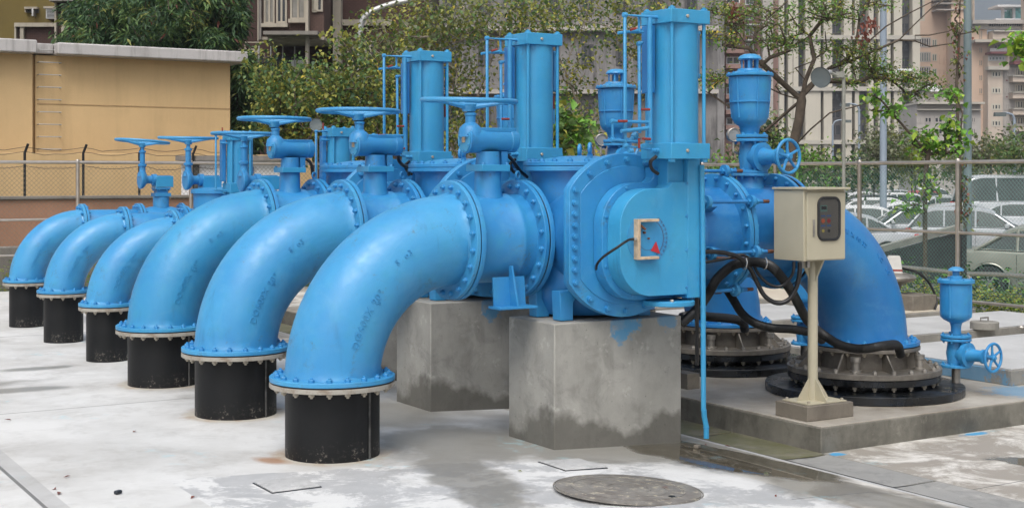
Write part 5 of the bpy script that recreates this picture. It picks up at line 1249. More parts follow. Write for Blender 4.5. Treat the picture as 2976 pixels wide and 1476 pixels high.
# ---- poles and lamps
def pole(name, px, py_top, D, r, mat, label, group='lamp posts', zb=-.62):
    p = at(px, py_top, D); t = thing(name, label, 'lamp post', (p.x, p.y, zb), group)
    MB().lathe([(r*1.6, zb), (r*1.6, zb+.05), (r, zb+.06), (r*.9, p.z), (0, p.z)], (p.x, p.y, 0), n=20).build('pole', M[mat], t); return t, p
M['bluegrey'] = simple('blue_grey_pole', (.26, .31, .37), .5, 0, .08, 1.5)
M['greypole'] = simple('teal_grey_pole', (.17, .22, .23), .5, 0, .12, 1.5)
M['postgrey'] = simple('weathered_post', (.24, .24, .21), .6, 0, .15, 4)
t, p = pole('street_lamp', 2567, -160, 48, .125, 'bluegrey', 'tall pale blue pole with a lamp arm, in front of the high rise')
MB().tube(smooth_path([at(2572, 218, 48), at(2600, 210, 48), at(2634, 203, 48)]), .03, 8).build('arm', M['white'], t); MB().box(at(2630, 204, 48), (.5, .2, .08), R=RY).build('lamp_head', M['white'], t)
t, p = pole('utility_pole', 2812, -200, 27, .082, 'greypole', 'tall teal grey pole wrapped with dry vines near the right edge')
t, p = pole('floodlight_post', 2452, 222, 19, .027, 'postgrey', 'slim post carrying a round floodlight above the railing', 'floodlights', -.4)
def flood(t, c, r, ax, D):
    MB().lathe([(r, 0), (r*.97, .02), (r*.72, .10), (r*.4, .18), (r*.22, .22), (r*.22, .34), (0, .35)], c, -Vector(ax), 32).build('reflector', M['alu'], t)
    MB().lathe([(0, .012), (r*.6, .01), (r*.95, .005), (r*.97, -.002)], c, -Vector(ax), 32).build('lens', M['lensglass'], t)
ax = (RGT*-.55-FWD*.78-Zv*.28).normalized()
flood(t, at(2385, 226, 18.6), .145, ax, 19); MB().tube([at(2412, 212, 18.9), at(2440, 222, 19), at(2452, 228, 19)], .022, 8).build('bracket', M['postgrey'], t)
MB().box(at(2440, 218, 19), (.12, .08, .08), R=RY).build('junction_box', M['postgrey'], t)
t, p = pole('floodlight_post', 919, 380, 22, .027, 'postgrey', 'round floodlight between the third and second handwheels', 'floodlights', -.1)
flood(t, at(918, 363, 21.8), .105, (-FWD-Zv*.1).normalized(), 22)
for px, pt, D, lab in ((2948, 345, 62, 'small street lamp with a curved arm at the right edge'), (2497, 318, 75, 'distant street lamp behind the branch right of the floodlight post'), (2420, 365, 90, 'smallest distant street lamp left of the floodlight post')):
    t, p = pole('street_lamp', px, pt, D, .07, 'bluegrey', lab)
    s = -1 if px != 2420 else 1
    MB().tube(smooth_path([at(px, pt, D), at(px+s*8, pt-12, D), at(px+s*26, pt-16, D), at(px+s*38, pt-15, D)]), .05, 6).build('arm', M['bluegrey'], t)
    MB().box(at(px+s*42, pt-12, D), (.5, .25, .18), R=RY).build('lamp_head', M['lensglass'], t)
# ------------------------------------------------------------------ vegetation
def leafmat(name, c, rough=.5, tr=.25):
    m, nt, N, L, B = nodes(name)
    L.new(ramp(nt, noise(nt, 1.7, 5, .7), [(.35, tuple(q*.72 for q in c)), (.65, tuple(min(1, q*1.25) for q in c))]), B.inputs['Base Color'])
    B.inputs['Roughness'].default_value = rough; B.inputs['Specular IOR Level'].default_value = .35
    t = N.new('ShaderNodeBsdfTranslucent'); t.inputs[0].default_value = (*[min(1, q*1.3) for q in c], 1)
    mx_ = N.new('ShaderNodeMixShader'); mx_.inputs[0].default_value = tr; L.new(B.outputs[0], mx_.inputs[1]); L.new(t.outputs[0], mx_.inputs[2])
    L.new(mx_.outputs[0], nt.nodes['Material Output'].inputs[0]); return m
LM = {'dark': leafmat('dark_leaf', (.045, .095, .038)), 'mid': leafmat('mid_leaf', (.10, .17, .05)), 'olive': leafmat('olive_leaf', (.19, .205, .05)), 'yg': leafmat('yellow_green_leaf', (.31, .31, .06)),
      'yellow': leafmat('yellow_leaf', (.50, .38, .05)), 'bright': leafmat('bright_leaf', (.15, .33, .045)), 'lime': leafmat('lime_leaf', (.33, .45, .06)), 'brown': leafmat('dead_leaf', (.20, .07, .05)), 'deep': leafmat('deep_leaf', (.025, .055, .022)),
      'greyg': leafmat('grey_green_leaf', (.17, .185, .11))}
M['bark'] = simple('bark', (.085, .065, .048), .9, 0, .35, 6, .5, bscale=30)
M['bark_l'] = simple('pale_bark', (.20, .17, .135), .9, 0, .3, 6, .5, bscale=30)
def leaves(centers, per, spread, L, W, droop, mats, wts, rng, whorl=False, flat=0.0):
    """one mesh of many small folded leaves"""
    C = np.repeat(np.array(centers), per, axis=0); n = len(C)
    off = rng.normal(0, 1, (n, 3))*spread; off[:, 2] *= (1-flat)
    az = rng.uniform(0, 2*PI, n); el = rng.normal(-droop, .35, n)
    d = np.stack([np.cos(az)*np.cos(el), np.sin(az)*np.cos(el), np.sin(el)], 1)
    if whorl: off = off*.35+d*L*.25
    P = C+off; s = rng.uniform(.65, 1.25, n)[:, None]
    up = rng.normal(0, .45, (n, 3)); up[:, 2] += 1
    sd = np.cross(d, up); sd /= np.linalg.norm(sd, axis=1)[:, None]+1e-9; nr = np.cross(sd, d)
    a = P; tip = P+d*L*s; b = P+d*L*s*.42+sd*W*.5*s+nr*W*.18*s; c = P+d*L*s*.42-sd*W*.5*s+nr*W*.18*s
    tip = tip-np.array([0, 0, 1])*(L*s*.15)
    V = np.stack([a, b, tip, c], 1).reshape(-1, 3); me = bpy.data.meshes.new('leaf_mass')
    me.vertices.add(len(V)); me.vertices.foreach_set('co', V.ravel().astype(np.float32))
    idx = np.arange(n)*4; F = np.stack([idx, idx+1, idx+2, idx, idx+2, idx+3], 1).reshape(-1)
    me.loops.add(len(F)); me.loops.foreach_set('vertex_index', F.astype(np.int32)); nf = 2*n
    me.polygons.add(nf); me.polygons.foreach_set('loop_start', (np.arange(nf)*3).astype(np.int32)); me.polygons.foreach_set('loop_total', np.full(nf, 3, np.int32))
    for m_ in mats: me.materials.append(LM[m_])
    # material by clump, so the crown has patches
    cl = rng.choice(len(mats), len(centers), p=wts); mi = np.repeat(cl, per); sw = rng.random(n) < .35; mi[sw] = rng.choice(len(mats), sw.sum(), p=wts)
    me.polygons.foreach_set('material_index', np.repeat(mi, 2).astype(np.int32)); me.update(calc_edges=True); me.validate(); return me
def twigs(seed_lines, targets, rng, rmin=.006, k=.0045, jit=.08, rtrunk=None, nmax=2.6):
    """branch skeleton: given limbs, then a twig from the nearest limb to every leaf clump"""
    nodes_ = []; par = []
    for line in seed_lines:
        prev = -1
        if nodes_:
            A = np.array(nodes_); dd = np.linalg.norm(A-np.array(line[0]), axis=1); prev = int(dd.argmin())
        for p in line: nodes_.append(np.array(p)); par.append(prev); prev = len(nodes_)-1
    base = np.array(nodes_[0])
    order = sorted(range(len(targets)), key=lambda i: np.linalg.norm(np.array(targets[i])-base))
    for i in order:
        t = np.array(targets[i]); A = np.array(nodes_); d = np.linalg.norm(A-t, axis=1)+.35*np.maximum(0, A[:, 2]-t[2]); j = int(d.argmin())
        L = np.linalg.norm(A[j]-t)
        if L < .05: continue
        m = max(1, min(5, int(L/.35))); prev = j; a = A[j]
        for q in range(1, m+1):
            u = q/m; p = a+(t-a)*u+(rng.normal(0, jit*L*.6, 3) if q < m else 0)+np.array([0, 0, .12*L*math.sin(PI*u)])
            nodes_.append(p); par.append(prev); prev = len(nodes_)-1
    cnt = np.ones(len(nodes_))
    for i in range(len(nodes_)-1, 0, -1):
        if par[i] >= 0: cnt[par[i]] += cnt[i]
    R = rmin+k*np.sqrt(cnt)
    if rtrunk: R = np.minimum(R*1.0, rtrunk)
    m = MB(); kids = {}
    for i, p in enumerate(par): kids.setdefault(p, []).append(i)
    done = set()
    def chain(i, start):
        pts = [nodes_[start]] if start >= 0 else []; rs = [R[i]] if start >= 0 else []
        while True:
            done.add(i); pts.append(nodes_[i]); rs.append(R[i]); ks = sorted(kids.get(i, []), key=lambda c: -cnt[c])
            if not ks: break
            for c in ks[1:]: stack.append((c, i))
            i = ks[0]
        if len(pts) > 1: m.tube([Vector(p) for p in pts], .01, 7 if rs[0] > .03 else 4, rs=rs, caps=False)
    stack = [(i, -1) for i, p in enumerate(par) if p < 0]
    while stack: chain(*stack.pop())
    return m
def blob(px, py, D, rx, ry, dz, n, rng, hollow=.0):
    """n clump centres in an ellipsoid; rx, ry in photo pixels, dz depth in metres"""
    out = []
    while len(out) < n:
        v = rng.uniform(-1, 1, 3); r = np.linalg.norm(v)
        if r > 1 or r < hollow: continue
        out.append(tuple(at(px+v[0]*rx, py+v[1]*ry, D+v[2]*dz)))
    return out
def tree(label, trunk, blobs, seed, per, spread, L, W, droop, mats, wts, bark='bark', rt=.2, name='tree', cat='tree', whorl=False, limbs=(), k=.0045, flat=0, group=None, hollow=0, jit=.08, kind=None):
    rng = np.random.default_rng(seed); tg = []
    for b in blobs: tg += blob(*b, rng, hollow)
    lines = [[tuple(p) for p in trunk]]+[[tuple(p) for p in l] for l in limbs]
    t = thing(name, label, cat, trunk[0], group)
    if kind: t['kind'] = kind
    twigs(lines, tg, rng, k=k, rtrunk=rt, jit=jit).build('trunk', M[bark], t, smooth=60)
    me = leaves(tg, per, spread, L, W, droop, mats, wts, rng, whorl, flat)
    me.transform(Matrix.Translation(-Vector(trunk[0])))
    o = bpy.data.objects.new('crown', me); COL.objects.link(o); o.parent = t; WO[o.name] = Vector(trunk[0]); return t
def gnd(px, D, z=-.6): p = at(px, 512, D); p.z = z; return p
# dense dark tree behind the yellow building
tree('dense dark green tree with drooping leaves behind the yellow building', [gnd(520, 36), at(515, 300, 36), at(500, 120, 36)],
     [(430, 45, 35.5, 255, 95, 3.0, 300), (360, 105, 34.5, 190, 40, 2, 130), (560, -30, 36, 160, 110, 3, 200), (600, 110, 35, 95, 50, 2, 110), (690, 60, 36, 20, 50, 2, 30), (700, 230, 35.5, 35, 90, 1.5, 110), (705, 380, 35.5, 50, 90, 1.5, 130), (730, 300, 36, 30, 60, 1, 50)],
     1, 38, .26, .21, .055, .5, ['dark', 'mid', 'deep', 'olive', 'brown'], [.47, .29, .14, .085, .015], rt=.3, whorl=True)
# leafy yellow-green trees in the middle
tree('leafy yellow green tree with broad leaves left of the tall actuators', [gnd(990, 25), at(985, 470, 25), at(975, 350, 25)],
     [(900, 270, 25, 140, 90, 1.3, 130), (1060, 270, 25, 130, 110, 1.4, 130), (980, 380, 25, 180, 70, 1.2, 150), (785, 240, 24.6, 45, 50, .6, 26), (820, 340, 25, 60, 70, .8, 44), (1150, 400, 25, 120, 60, 1, 70), (770, 165, 25, 30, 14, .4, 6), (1020, 130, 25, 60, 30, .6, 16)],
     2, 22, .155, .086, .066, .5, ['mid', 'olive', 'yg', 'yellow', 'dark'], [.34, .36, .18, .02, .10], rt=.11, k=.0030)
tree('slender branching tree with sparse leaves behind the middle actuator', [gnd(1360, 27), at(1330, 460, 27), at(1270, 330, 27)],
     [(1230, 70, 27, 180, 90, 1.5, 62), (1420, 50, 27, 170, 70, 1.5, 48), (1180, 190, 27, 120, 70, 1, 34), (1330, 220, 27, 110, 90, 1, 24), (1330, 380, 27, 110, 60, 1, 60), (1200, 140, 27, 170, 120, 1, 30)],
     3, 24, .23, .09, .07, .45, ['mid', 'olive', 'yg', 'yellow', 'greyg'], [.26, .34, .18, .03, .19], bark='bark_l', rt=.07, limbs=[[at(1270, 330, 27), at(1220, 270, 27), at(1150, 170, 27), at(1110, 60, 27)], [at(1300, 400, 27), at(1220, 240, 26.6), at(1080, 140, 26.5), at(1010, 100, 26.5)], [at(1330, 460, 27), at(1380, 300, 27), at(1450, 120, 27), at(1480, -20, 27)], [at(1220, 270, 27), at(1260, 150, 26.8), at(1330, 20, 26.8)], [at(1150, 170, 27), at(1060, 40, 27)]], k=.0024)
tree('pale branched tree between the two right actuator cylinders, leaves thin', [gnd(1740, 28), at(1720, 430, 28), at(1690, 330, 28)],
     [(1680, 30, 28, 200, 70, 1.5, 46), (1850, 60, 28, 130, 110, 1.5, 40), (1650, 220, 28, 80, 90, 1, 16), (1660, 380, 27, 90, 50, 1, 44), (1820, 250, 28, 90, 120, 1, 14), (1560, 70, 28, 120, 60, 1, 26)],
     4, 22, .23, .09, .07, .45, ['mid', 'olive', 'yg', 'yellow', 'dark'], [.32, .34, .2, .04, .10], bark='bark_l', rt=.07, limbs=[[at(1690, 330, 28), at(1640, 200, 28), at(1700, 60, 28), at(1720, -30, 28)], [at(1700, 380, 28), at(1790, 250, 28), at(1860, 120, 28), at(1900, 0, 28)], [at(1640, 200, 28), at(1590, 100, 28), at(1540, -20, 28)], [at(1700, 60, 28), at(1780, -20, 28)], [at(1790, 250, 28), at(1870, 260, 28), at(1990, 180, 28)]], k=.0024)
tree('low broad leaved sapling behind the nearest valve lid', [gnd(1640, 24), at(1645, 470, 24), at(1650, 420, 24)],
     [(1650, 390, 24, 60, 45, .6, 40), (1610, 330, 24, 30, 40, .5, 12)], 41, 11, .15, .16, .13, .4, ['bright', 'mid', 'yg'], [.4, .4, .2], rt=.04, k=.002)
# the branching tree right of the tall air valve
Q = lambda x, y, D=24: at(2020+.3913*x, .3913*y, D)
F5 = lambda x, y, D=24: at(2500+.2347*x, .2347*y, D)
G = lambda x, y: (2020+.3913*x, .3913*y)
tk = [gnd(2290, 24), Q(700, 1300), Q(722, 1100), Q(770, 900), Q(790, 745)]
lb = [[Q(790, 745), Q(740, 700), Q(640, 610, 23.8), Q(500, 480, 23.6), Q(400, 360, 23.5), Q(260, 160, 23.5)], [Q(500, 480, 23.6), Q(555, 430, 23.5), Q(540, 340, 23.4), Q(480, 290, 23.4)],
      [Q(790, 745), Q(820, 600), Q(885, 440), Q(850, 270, 24.2), Q(760, 190, 24.3), Q(700, 100, 24.3)], [Q(850, 270, 24.2), Q(960, 130), Q(1090, 20), Q(1150, -60)],
      [Q(800, 700), Q(900, 600, 24.2), Q(1000, 510, 24.4), Q(1130, 440, 24.5), Q(1300, 300, 24.6), F5(320, 330, 24.7), F5(600, 170, 24.8), F5(900, 20, 24.9)], [Q(1000, 510, 24.4), Q(1150, 455, 24.4), F5(200, 620, 24.3), F5(480, 500, 24.3), F5(680, 510, 24.3), F5(860, 580, 24.3), F5(1140, 540, 24.3)],
      [Q(1140, 440, 24.5), Q(1200, 300, 24.5), Q(1220, 150, 24.5), Q(1300, 0, 24.5), Q(1330, -80, 24.5)], [Q(722, 1100), Q(860, 960, 23.5), Q(1000, 840, 23.2), Q(1160, 800, 23), Q(1300, 760, 22.8)],
      [Q(770, 760), Q(640, 870, 24.2), Q(520, 975, 24.3), Q(470, 940, 24.4)], [Q(790, 745), Q(640, 700, 24.3), Q(480, 620, 24.5)], [Q(430, 790), Q(290, 820), Q(100, 690), Q(40, 670)], [F5(480, 500, 24.3), F5(700, 280, 24.2), F5(900, 90, 24.2), F5(1050, 0, 24.2)], [F5(680, 440, 24.2), F5(850, 440, 24.2), F5(1100, 390, 24.2)], [Q(400, 360, 23.5), Q(470, 230, 23.4), Q(560, 120, 23.4), Q(690, 10, 23.4)]]
tree('wide branching tree with dark limbs and thin foliage right of the tall air valve', tk,
     [(*G(230, 260), 23.6, 44, 34, .5, 20), (*G(160, 60), 23.6, 40, 40, .5, 14), (*G(640, 300), 23.6, 50, 24, .5, 18), (*G(420, 90), 23.6, 70, 30, .6, 20), (*G(900, 70), 24, 60, 36, .6, 26), (*G(1100, 70), 24.2, 44, 44, .6, 22), (*G(120, 600), 23.8, 34, 34, .5, 18), (*G(1050, 370), 24.3, 50, 16, .4, 14),
      (*G(1250, 430), 24.4, 50, 48, .5, 34), (*G(1350, 540), 24.4, 30, 20, .3, 10), (*G(640, 190), 23.8, 70, 60, .7, 20), (2555, 210, 24.3, 35, 25, .3, 14), (2625, 225, 24.3, 60, 18, .3, 22), (2700, 245, 24.3, 40, 14, .3, 10), (2665, 275, 24.3, 25, 20, .3, 8), (*G(1150, 600), 24, 40, 12, .3, 8), (2560, 10, 24.5, 60, 20, .4, 10), (2290, 150, 24, 190, 130, .8, 26)],
     5, 20, .17, .075, .034, .25, ['mid', 'olive', 'yg', 'yellow', 'bright'], [.36, .30, .14, .02, .18], rt=.115, limbs=lb, k=.0042, flat=.6, jit=.1)
rng = np.random.default_rng(8)
dd = []
for px, py in ((2134, 35), (2145, 42), (2530, 80), (2508, 105), (2525, 70)): dd += blob(px, py, 23.6, 16, 12, .2, 3, rng)
me = leaves(dd, 12, .07, .07, .05, .9, ['brown'], [1], rng); o = bpy.data.objects.new('dead_leaf_bunch', me); COL.objects.link(o); tag(o, 'reddish dead leaf bunches hanging in the branching tree', 'leaves', kind='stuff')
# young bright plants at the right fence and round the vine pole
tree('bright green broad leaved sapling climbing over the right fence rail', [gnd(2690, 19.5, -.4), at(2688, 620, 19.5), at(2690, 500, 19.5), at(2700, 430, 19.5)],
     [(2700, 430, 19.5, 62, 28, .35, 18), (2770, 410, 19.6, 42, 36, .3, 14), (2675, 400, 19.5, 34, 24, .3, 8), (2600, 318, 19.4, 26, 16, .25, 7), (2545, 278, 19.4, 24, 12, .2, 6), (2545, 322, 19.4, 26, 10, .2, 4), (2768, 272, 19.5, 22, 13, .2, 7), (2762, 345, 19.5, 22, 20, .2, 6), (2690, 540, 19.5, 30, 60, .3, 12), (2650, 600, 19.3, 50, 20, .3, 8)],
     6, 8, .075, .095, .08, .5, ['bright', 'lime', 'mid'], [.45, .25, .3], rt=.034, k=.0034, limbs=[[at(2690, 440, 19.5), at(2620, 360, 19.4), at(2560, 290, 19.4)], [at(2690, 450, 19.5), at(2785, 440, 19.5), at(2797, 330, 19.5), at(2780, 285, 19.5)]])
tree('bright leafy shoot entering at the right edge above the cars', [gnd(3075, 19, -.4), at(3070, 400, 19), at(3050, 180, 19), at(3010, 120, 19), at(2970, 128, 19)], [(2960, 128, 19, 16, 10, .2, 7), (2990, 120, 19, 16, 12, .2, 6), (3050, 130, 19, 40, 60, .4, 22)], 61, 9, .1, .15, .12, .4, ['lime', 'bright'], [.6, .4], rt=.02, k=.002, name='sapling')
tree('dry vine hanging down beside the teal grey pole', [gnd(2795, 26.4), at(2790, 500, 26.4), at(2780, 250, 26.4), at(2788, 100, 26.4), at(2793, -40, 26.4)], [(2785, 120, 26.4, 16, 130, .15, 50), (2805, 560, 26.3, 14, 120, .12, 40), (2830, 90, 26.4, 8, 16, .1, 5)], 7, 3, .07, .08, .06, .8, ['olive', 'mid', 'brown'], [.4, .4, .2], rt=.035, k=.0035, name='climbing_vine', cat='vine', jit=.15)
# rows of bushes and trees beyond the fence, each its own
specs = [(1930, 480, 34, 70, 50, 'mid'), (2090, 530, 32, 80, 50, 'bright'), (2200, 480, 36, 80, 50, 'mid'), (2330, 482, 30, 90, 28, 'bright'), (2260, 560, 30, 100, 50, 'dark'), (2430, 500, 33, 80, 28, 'dark'), (2570, 415, 60, 60, 50, 'greyg'), (2650, 445, 62, 60, 34, 'olive'),
         (2540, 500, 64, 50, 18, 'dark'), (2660, 490, 80, 70, 16, 'olive'), (2880, 435, 62, 60, 30, 'greyg'), (2970, 440, 58, 50, 36, 'mid'), (2790, 475, 70, 60, 24, 'greyg'), (2800, 490, 76, 80, 12, 'dark'), (2940, 470, 80, 70, 12, 'mid'), (2235, 400, 42, 24, 50, 'deep')]
where = ['behind the nearest actuator', 'just right of the nearest actuator foot', 'left of the tall side wheel', 'right of the tall side wheel, fresh green', 'low behind the railing, very dark', 'low behind the floodlight post', 'hazy behind the pale blue pole', 'olive, right of the pale blue pole', 'dark, under the hazy one', 'mid green above the parked cars', 'greyish, by the right street lamp', 'at the right edge', 'greyish, beside the vine pole', 'dark, over the white car roofs', 'low at the far right', 'narrow dark cypress like, before the high rise']
for i, (px, py, D, rx, ry, mt) in enumerate(specs):
    n = int(18+rx*ry/190)
    tree('background bush '+where[i], [gnd(px, D), at(px, py+ry*.6, D), at(px, py, D)], [(px, py, D, rx, ry, 1.6, n), (px, py+ry*.6, D, rx*1.05, ry*.45, 1.5, n//2)], 100+i, 26, .26*min(D, 50)/35, .12*min(D, 55)/35, .085*min(D, 55)/35, .4, [mt, 'mid', 'greyg', 'olive'], [.5, .2, .15, .15], rt=.1, name='bush', cat='bush', group='bushes beyond the fence')
# hedges
def hedge(label, boxes, seed, n, mats, w, L=.05):
    rng = np.random.default_rng(seed); c = []
    for (a, b, wd, z0, z1, k) in boxes:
        a, b = Vector(a), Vector(b)
        for _ in range(k):
            p = a+(b-a)*rng.random(); zz = z0+(z1-z0)*rng.random()**.7*(.75+.35*math.sin(p.x*2.3+p.y*3.1)**2)
            c.append((p.x+rng.normal(0, wd), p.y+rng.normal(0, wd), zz))
    me = leaves(c, n, .06, L, L*.6, -.1, mats, w, rng); o = bpy.data.objects.new('hedge', me); COL.objects.link(o); tag(o, label, 'hedge', kind='stuff'); return o
hedge('low yellow green hedge along the right fence', [((11.3, 9.5, 0), (11.3, .0, 0), .16, -.25, .32, 900)], 21, 12, ['yg', 'lime', 'mid', 'yellow'], [.4, .25, .28, .07])
hedge('low green shrubs at the foot of the left fence', [((-6, 14.75, 0), (4, 14.75, 0), .12, -.1, .38, 500)], 22, 10, ['lime', 'bright', 'mid', 'yg'], [.3, .3, .3, .1])
hedge('dark undergrowth behind the green wire mesh', [((11.9, 13.5, 0), (11.9, 3.0, 0), .2, -.3, .5, 420)], 23, 9, ['dark', 'mid', 'bright'], [.5, .3, .2], .09)

rng = np.random.default_rng(31); c = []
for _ in range(46):
    x, y = rng.uniform(-4, 6), rng.uniform(-3.6, 6)
    if x > 3.25 and y > -1.1 or 1.2 < x < 2.5 and y > -.7: continue
    c.append((x, y, gz(x)+.006))
me = leaves(c, 1, .0, .05, .022, 0, ['brown', 'olive'], [.7, .3], rng); o = bpy.data.objects.new('leaf_litter', me); COL.objects.link(o); tag(o, 'scattered dry leaf scraps on the concrete floor', 'leaf litter', kind='stuff')
q = at(343, 1436, 7.8); tag(MB().box((q.x, q.y, .012), (.045, .03, .022), rz=.5).build('stone', M['tar'], bevel=.008), 'small black pebble on the pale floor at lower left', 'stone')
# ------------------------------------------------------------------ parked cars
def carpaint(name, c, metal=.3):
    m, nt, N, L, B = nodes(name); L.new(ramp(nt, noise(nt, 1.2, 3), [(.3, tuple(q*.93 for q in c)), (.7, tuple(min(1, q*1.04) for q in c))]), B.inputs['Base Color'])
    B.inputs['Metallic'].default_value = metal; B.inputs['Roughness'].default_value = .28; B.inputs['Coat Weight'].default_value = .5; return m
CP = {'white': carpaint('white_car_paint', (.68, .69, .70), 0), 'silver': carpaint('silver_car_paint', (.50, .52, .54)), 'champagne': carpaint('grey_green_car_paint', (.30, .31, .26)), 'pale': carpaint('pale_silver_paint', (.58, .60, .62)), 'red': carpaint('red_car_paint', (.40, .05, .06), 0), 'dark': carpaint('dark_car_paint', (.05, .055, .06))}
M['tyre'] = simple('tyre_rubber', (.022, .022, .024), .7); M['rimm'] = simple('alloy_rim', (.4, .4, .4), .35, .7)
M['carglass'] = glassy('car_glass', (.035, .05, .045), .08); M['trim'] = simple('black_trim', (.03, .03, .03), .5); M['tail'] = simple('tail_lamp', (.42, .03, .03), .25, 0, .2); M['headlamp'] = glassy('head_lamp', (.5, .5, .5), .08)
PROF = {  # x from rear (0) to front (1): shoulder line, roof line, glass start/end; lengths in metres
 'sedan': dict(L=4.6, W=1.74, sh=[(0, .80), (.02, .92), (.16, .97), (.30, .95), (.68, .93), (.80, .86), (.95, .74), (1, .58)], rf=[(.13, .97), (.27, 1.36), (.36, 1.43), (.52, 1.43), (.60, 1.36), (.735, .93)], g=(.13, .735), pil=[.30, .49], rr=(.235, .60)),
 'hatch': dict(L=4.1, W=1.74, sh=[(0, .70), (.02, .95), (.30, .98), (.66, .95), (.80, .88), (.95, .76), (1, .58)], rf=[(.015, .98), (.10, 1.40), (.2, 1.50), (.48, 1.50), (.58, 1.42), (.745, .95)], g=(.015, .745), pil=[.26, .47], rr=(.12, .60)),
 'van': dict(L=4.8, W=1.82, sh=[(0, .8), (.02, 1.1), (.30, 1.12), (.7, 1.08), (.84, .98), (.96, .86), (1, .62)], rf=[(.01, 1.12), (.05, 1.85), (.12, 1.95), (.58, 1.95), (.68, 1.86), (.83, 1.02)], g=(.01, .83), pil=[.22, .42, .60], rr=(.07, .68)),
}
def car(kind, paint, loc, rz, label, group='cars in the car park', scale=1.0):
    P = PROF[kind]; L, W = P['L'], P['W']; t = thing('parked_car', label, 'car', loc, group); t.rotation_euler = (0, 0, rz); t.scale = (scale,)*3
    WO[t.name] = Vector((0, 0, 0)); pm = CP[paint]
    # lower body: cross sections along x
    n = 56; m = MB(); ns = 9; wheels = (L*.19, L*.81); rw = .32
    def bot(x):
        z = .20
        for c in wheels:
            d = abs(x-c)
            if d < rw+.06: z = max(z, math.sqrt(max(0, (rw+.06)**2-d*d))+.32)
        return z
    xs_ = sorted(set([L*i/n for i in range(n+1)]+[c+s*(rw+.0599) for c in wheels for s in (-1, 1)]))
    for x in xs_:
        u = x/L; sh = interp(u, P['sh']); e = min(u, 1-u); wf = W/2*(1-.16*max(0, 1-e/.08)**2); b = min(bot(x), sh-.12); zb = .22
        sec = [(-wf*.92, b), (-wf, max(b+.02, .42)), (-wf*1.0, max(b+.04, sh-.30)), (-wf*.97, sh-.06), (-wf*.90, sh), (0, sh+.015), (wf*.90, sh), (wf*.97, sh-.06), (wf, max(b+.04, sh-.30)), (wf, max(b+.02, .42)), (wf*.92, b)]
        m.v += [(x-L/2, y, z) for y, z in sec]
    ns = 11; N_ = len(xs_)
    m.f += [(i*ns+j, i*ns+j+1, (i+1)*ns+j+1, (i+1)*ns+j) for i in range(N_-1) for j in range(ns-1)]+[tuple(range(ns)), tuple(range((N_-1)*ns+ns-1, (N_-1)*ns-1, -1))]
    m.build('body', pm, t, smooth=35)
    # inner arches and floor, dark
    m = MB(); m.bb(-L*.46, L*.46, -W*.40, W*.40, .2, .62); m.build('underbody', M['trim'], t)
    # greenhouse: glass volume with body-coloured roof and pillars
    g = P['rf']; n2 = 30; m = MB(); x0, x1 = g[0][0], g[-1][0]
    def hw(u, z):  # half width at height
        sh = interp(u, P['sh']); return W/2*(.90-.17*max(0, min(1, (z-sh)/.5)))
    us = [x0+(x1-x0)*i/n2 for i in range(n2+1)]
    for u in us:
        sh = interp(u, P['sh'])-.02; rz_ = max(sh+.005, interp(u, g)); a, b = hw(u, sh), hw(u, rz_)
        m.v += [(u*L-L/2, y, z) for y, z in ((-a, sh), (-(a+b)/2, (sh+rz_)/2), (-b, rz_-.03), (-b*.9, rz_), (0, rz_+.02), (b*.9, rz_), (b, rz_-.03), ((a+b)/2, (sh+rz_)/2), (a, sh))]
    m.f += [(i*9+j, i*9+j+1, (i+1)*9+j+1, (i+1)*9+j) for i in range(n2) for j in range(8)]
    m.build('windows', M['carglass'], t, smooth=40)
    # roof panel
    m = MB(); r0, r1 = P['rr']; ur = [r0+(r1-r0)*i/14 for i in range(15)]
    for u in ur:
        rz_ = interp(u, g); b = hw(u, rz_)+.012; m.v += [(u*L-L/2, y, z) for y, z in ((-b-.004, rz_-.075), (-b, rz_-.02), (-b*.88, rz_+.015), (0, rz_+.035), (b*.88, rz_+.015), (b, rz_-.02), (b+.004, rz_-.075))]
    m.f += [(i*7+j, i*7+j+1, (i+1)*7+j+1, (i+1)*7+j) for i in range(14) for j in range(6)]
    m.build('roof', pm, t, smooth=40)
    # pillars following the side of the greenhouse
    for s in (-1, 1):
        def q(u, f, o=.012):
            sh = interp(u, P['sh'])-.02; rz_ = max(sh+.005, interp(u, g)); z = sh+(rz_-.04-sh)*f; return Vector((u*L-L/2, s*(hw(u, z)+o), z))
        for pu in P['pil']: MB().tube([q(pu, 0), q(pu, .5), q(pu, 1)], .03, 6).build('pillar', pm, t)
        MB().tube([q(u, 1) for u in np.linspace(x0+.002, r0, 6)], .035, 6).build('pillar', pm, t)
        MB().tube([q(u, 1) for u in np.linspace(r1, x1-.004, 8)], .035, 6).build('pillar', pm, t)
        MB().tube([q(u, 0, .02) for u in np.linspace(x0, x1, 10)], .014, 5).build('window_trim', M['trim'], t)
        mx0 = x1*L-L/2-.28
        MB().lathe([(0, -.09), (.06, -.08), (.075, 0), (.06, .08), (0, .09)], (mx0, s*(W/2+.06), interp(x1, P['sh'])+.10), Yv, 12).build('mirror', pm, t)
        for hx in (-.12*L, .10*L): MB().box((hx, s*(W/2+.012), interp(.5, P['sh'])-.14), (.16, .03, .03)).build('handle', pm if kind != 'van' else M['trim'], t)
        for hx in ([u*L-L/2 for u in P['pil'][:2]]+[x1*L-L/2-.25]): MB().box((hx, s*(W/2+.0005), .62), (.008, .004, .5)).build('door_seam', M['trim'], t)
        MB().box((0, s*(W/2+.004), .46), (L*.42, .02, .05)).build('side_moulding', pm, t)
        MB().box((-L/2+.07, s*(W*.40), interp(.04, P['sh'])-.12), (.16, .26, .17)).build('tail_lamp', M['tail'], t, bevel=.03)
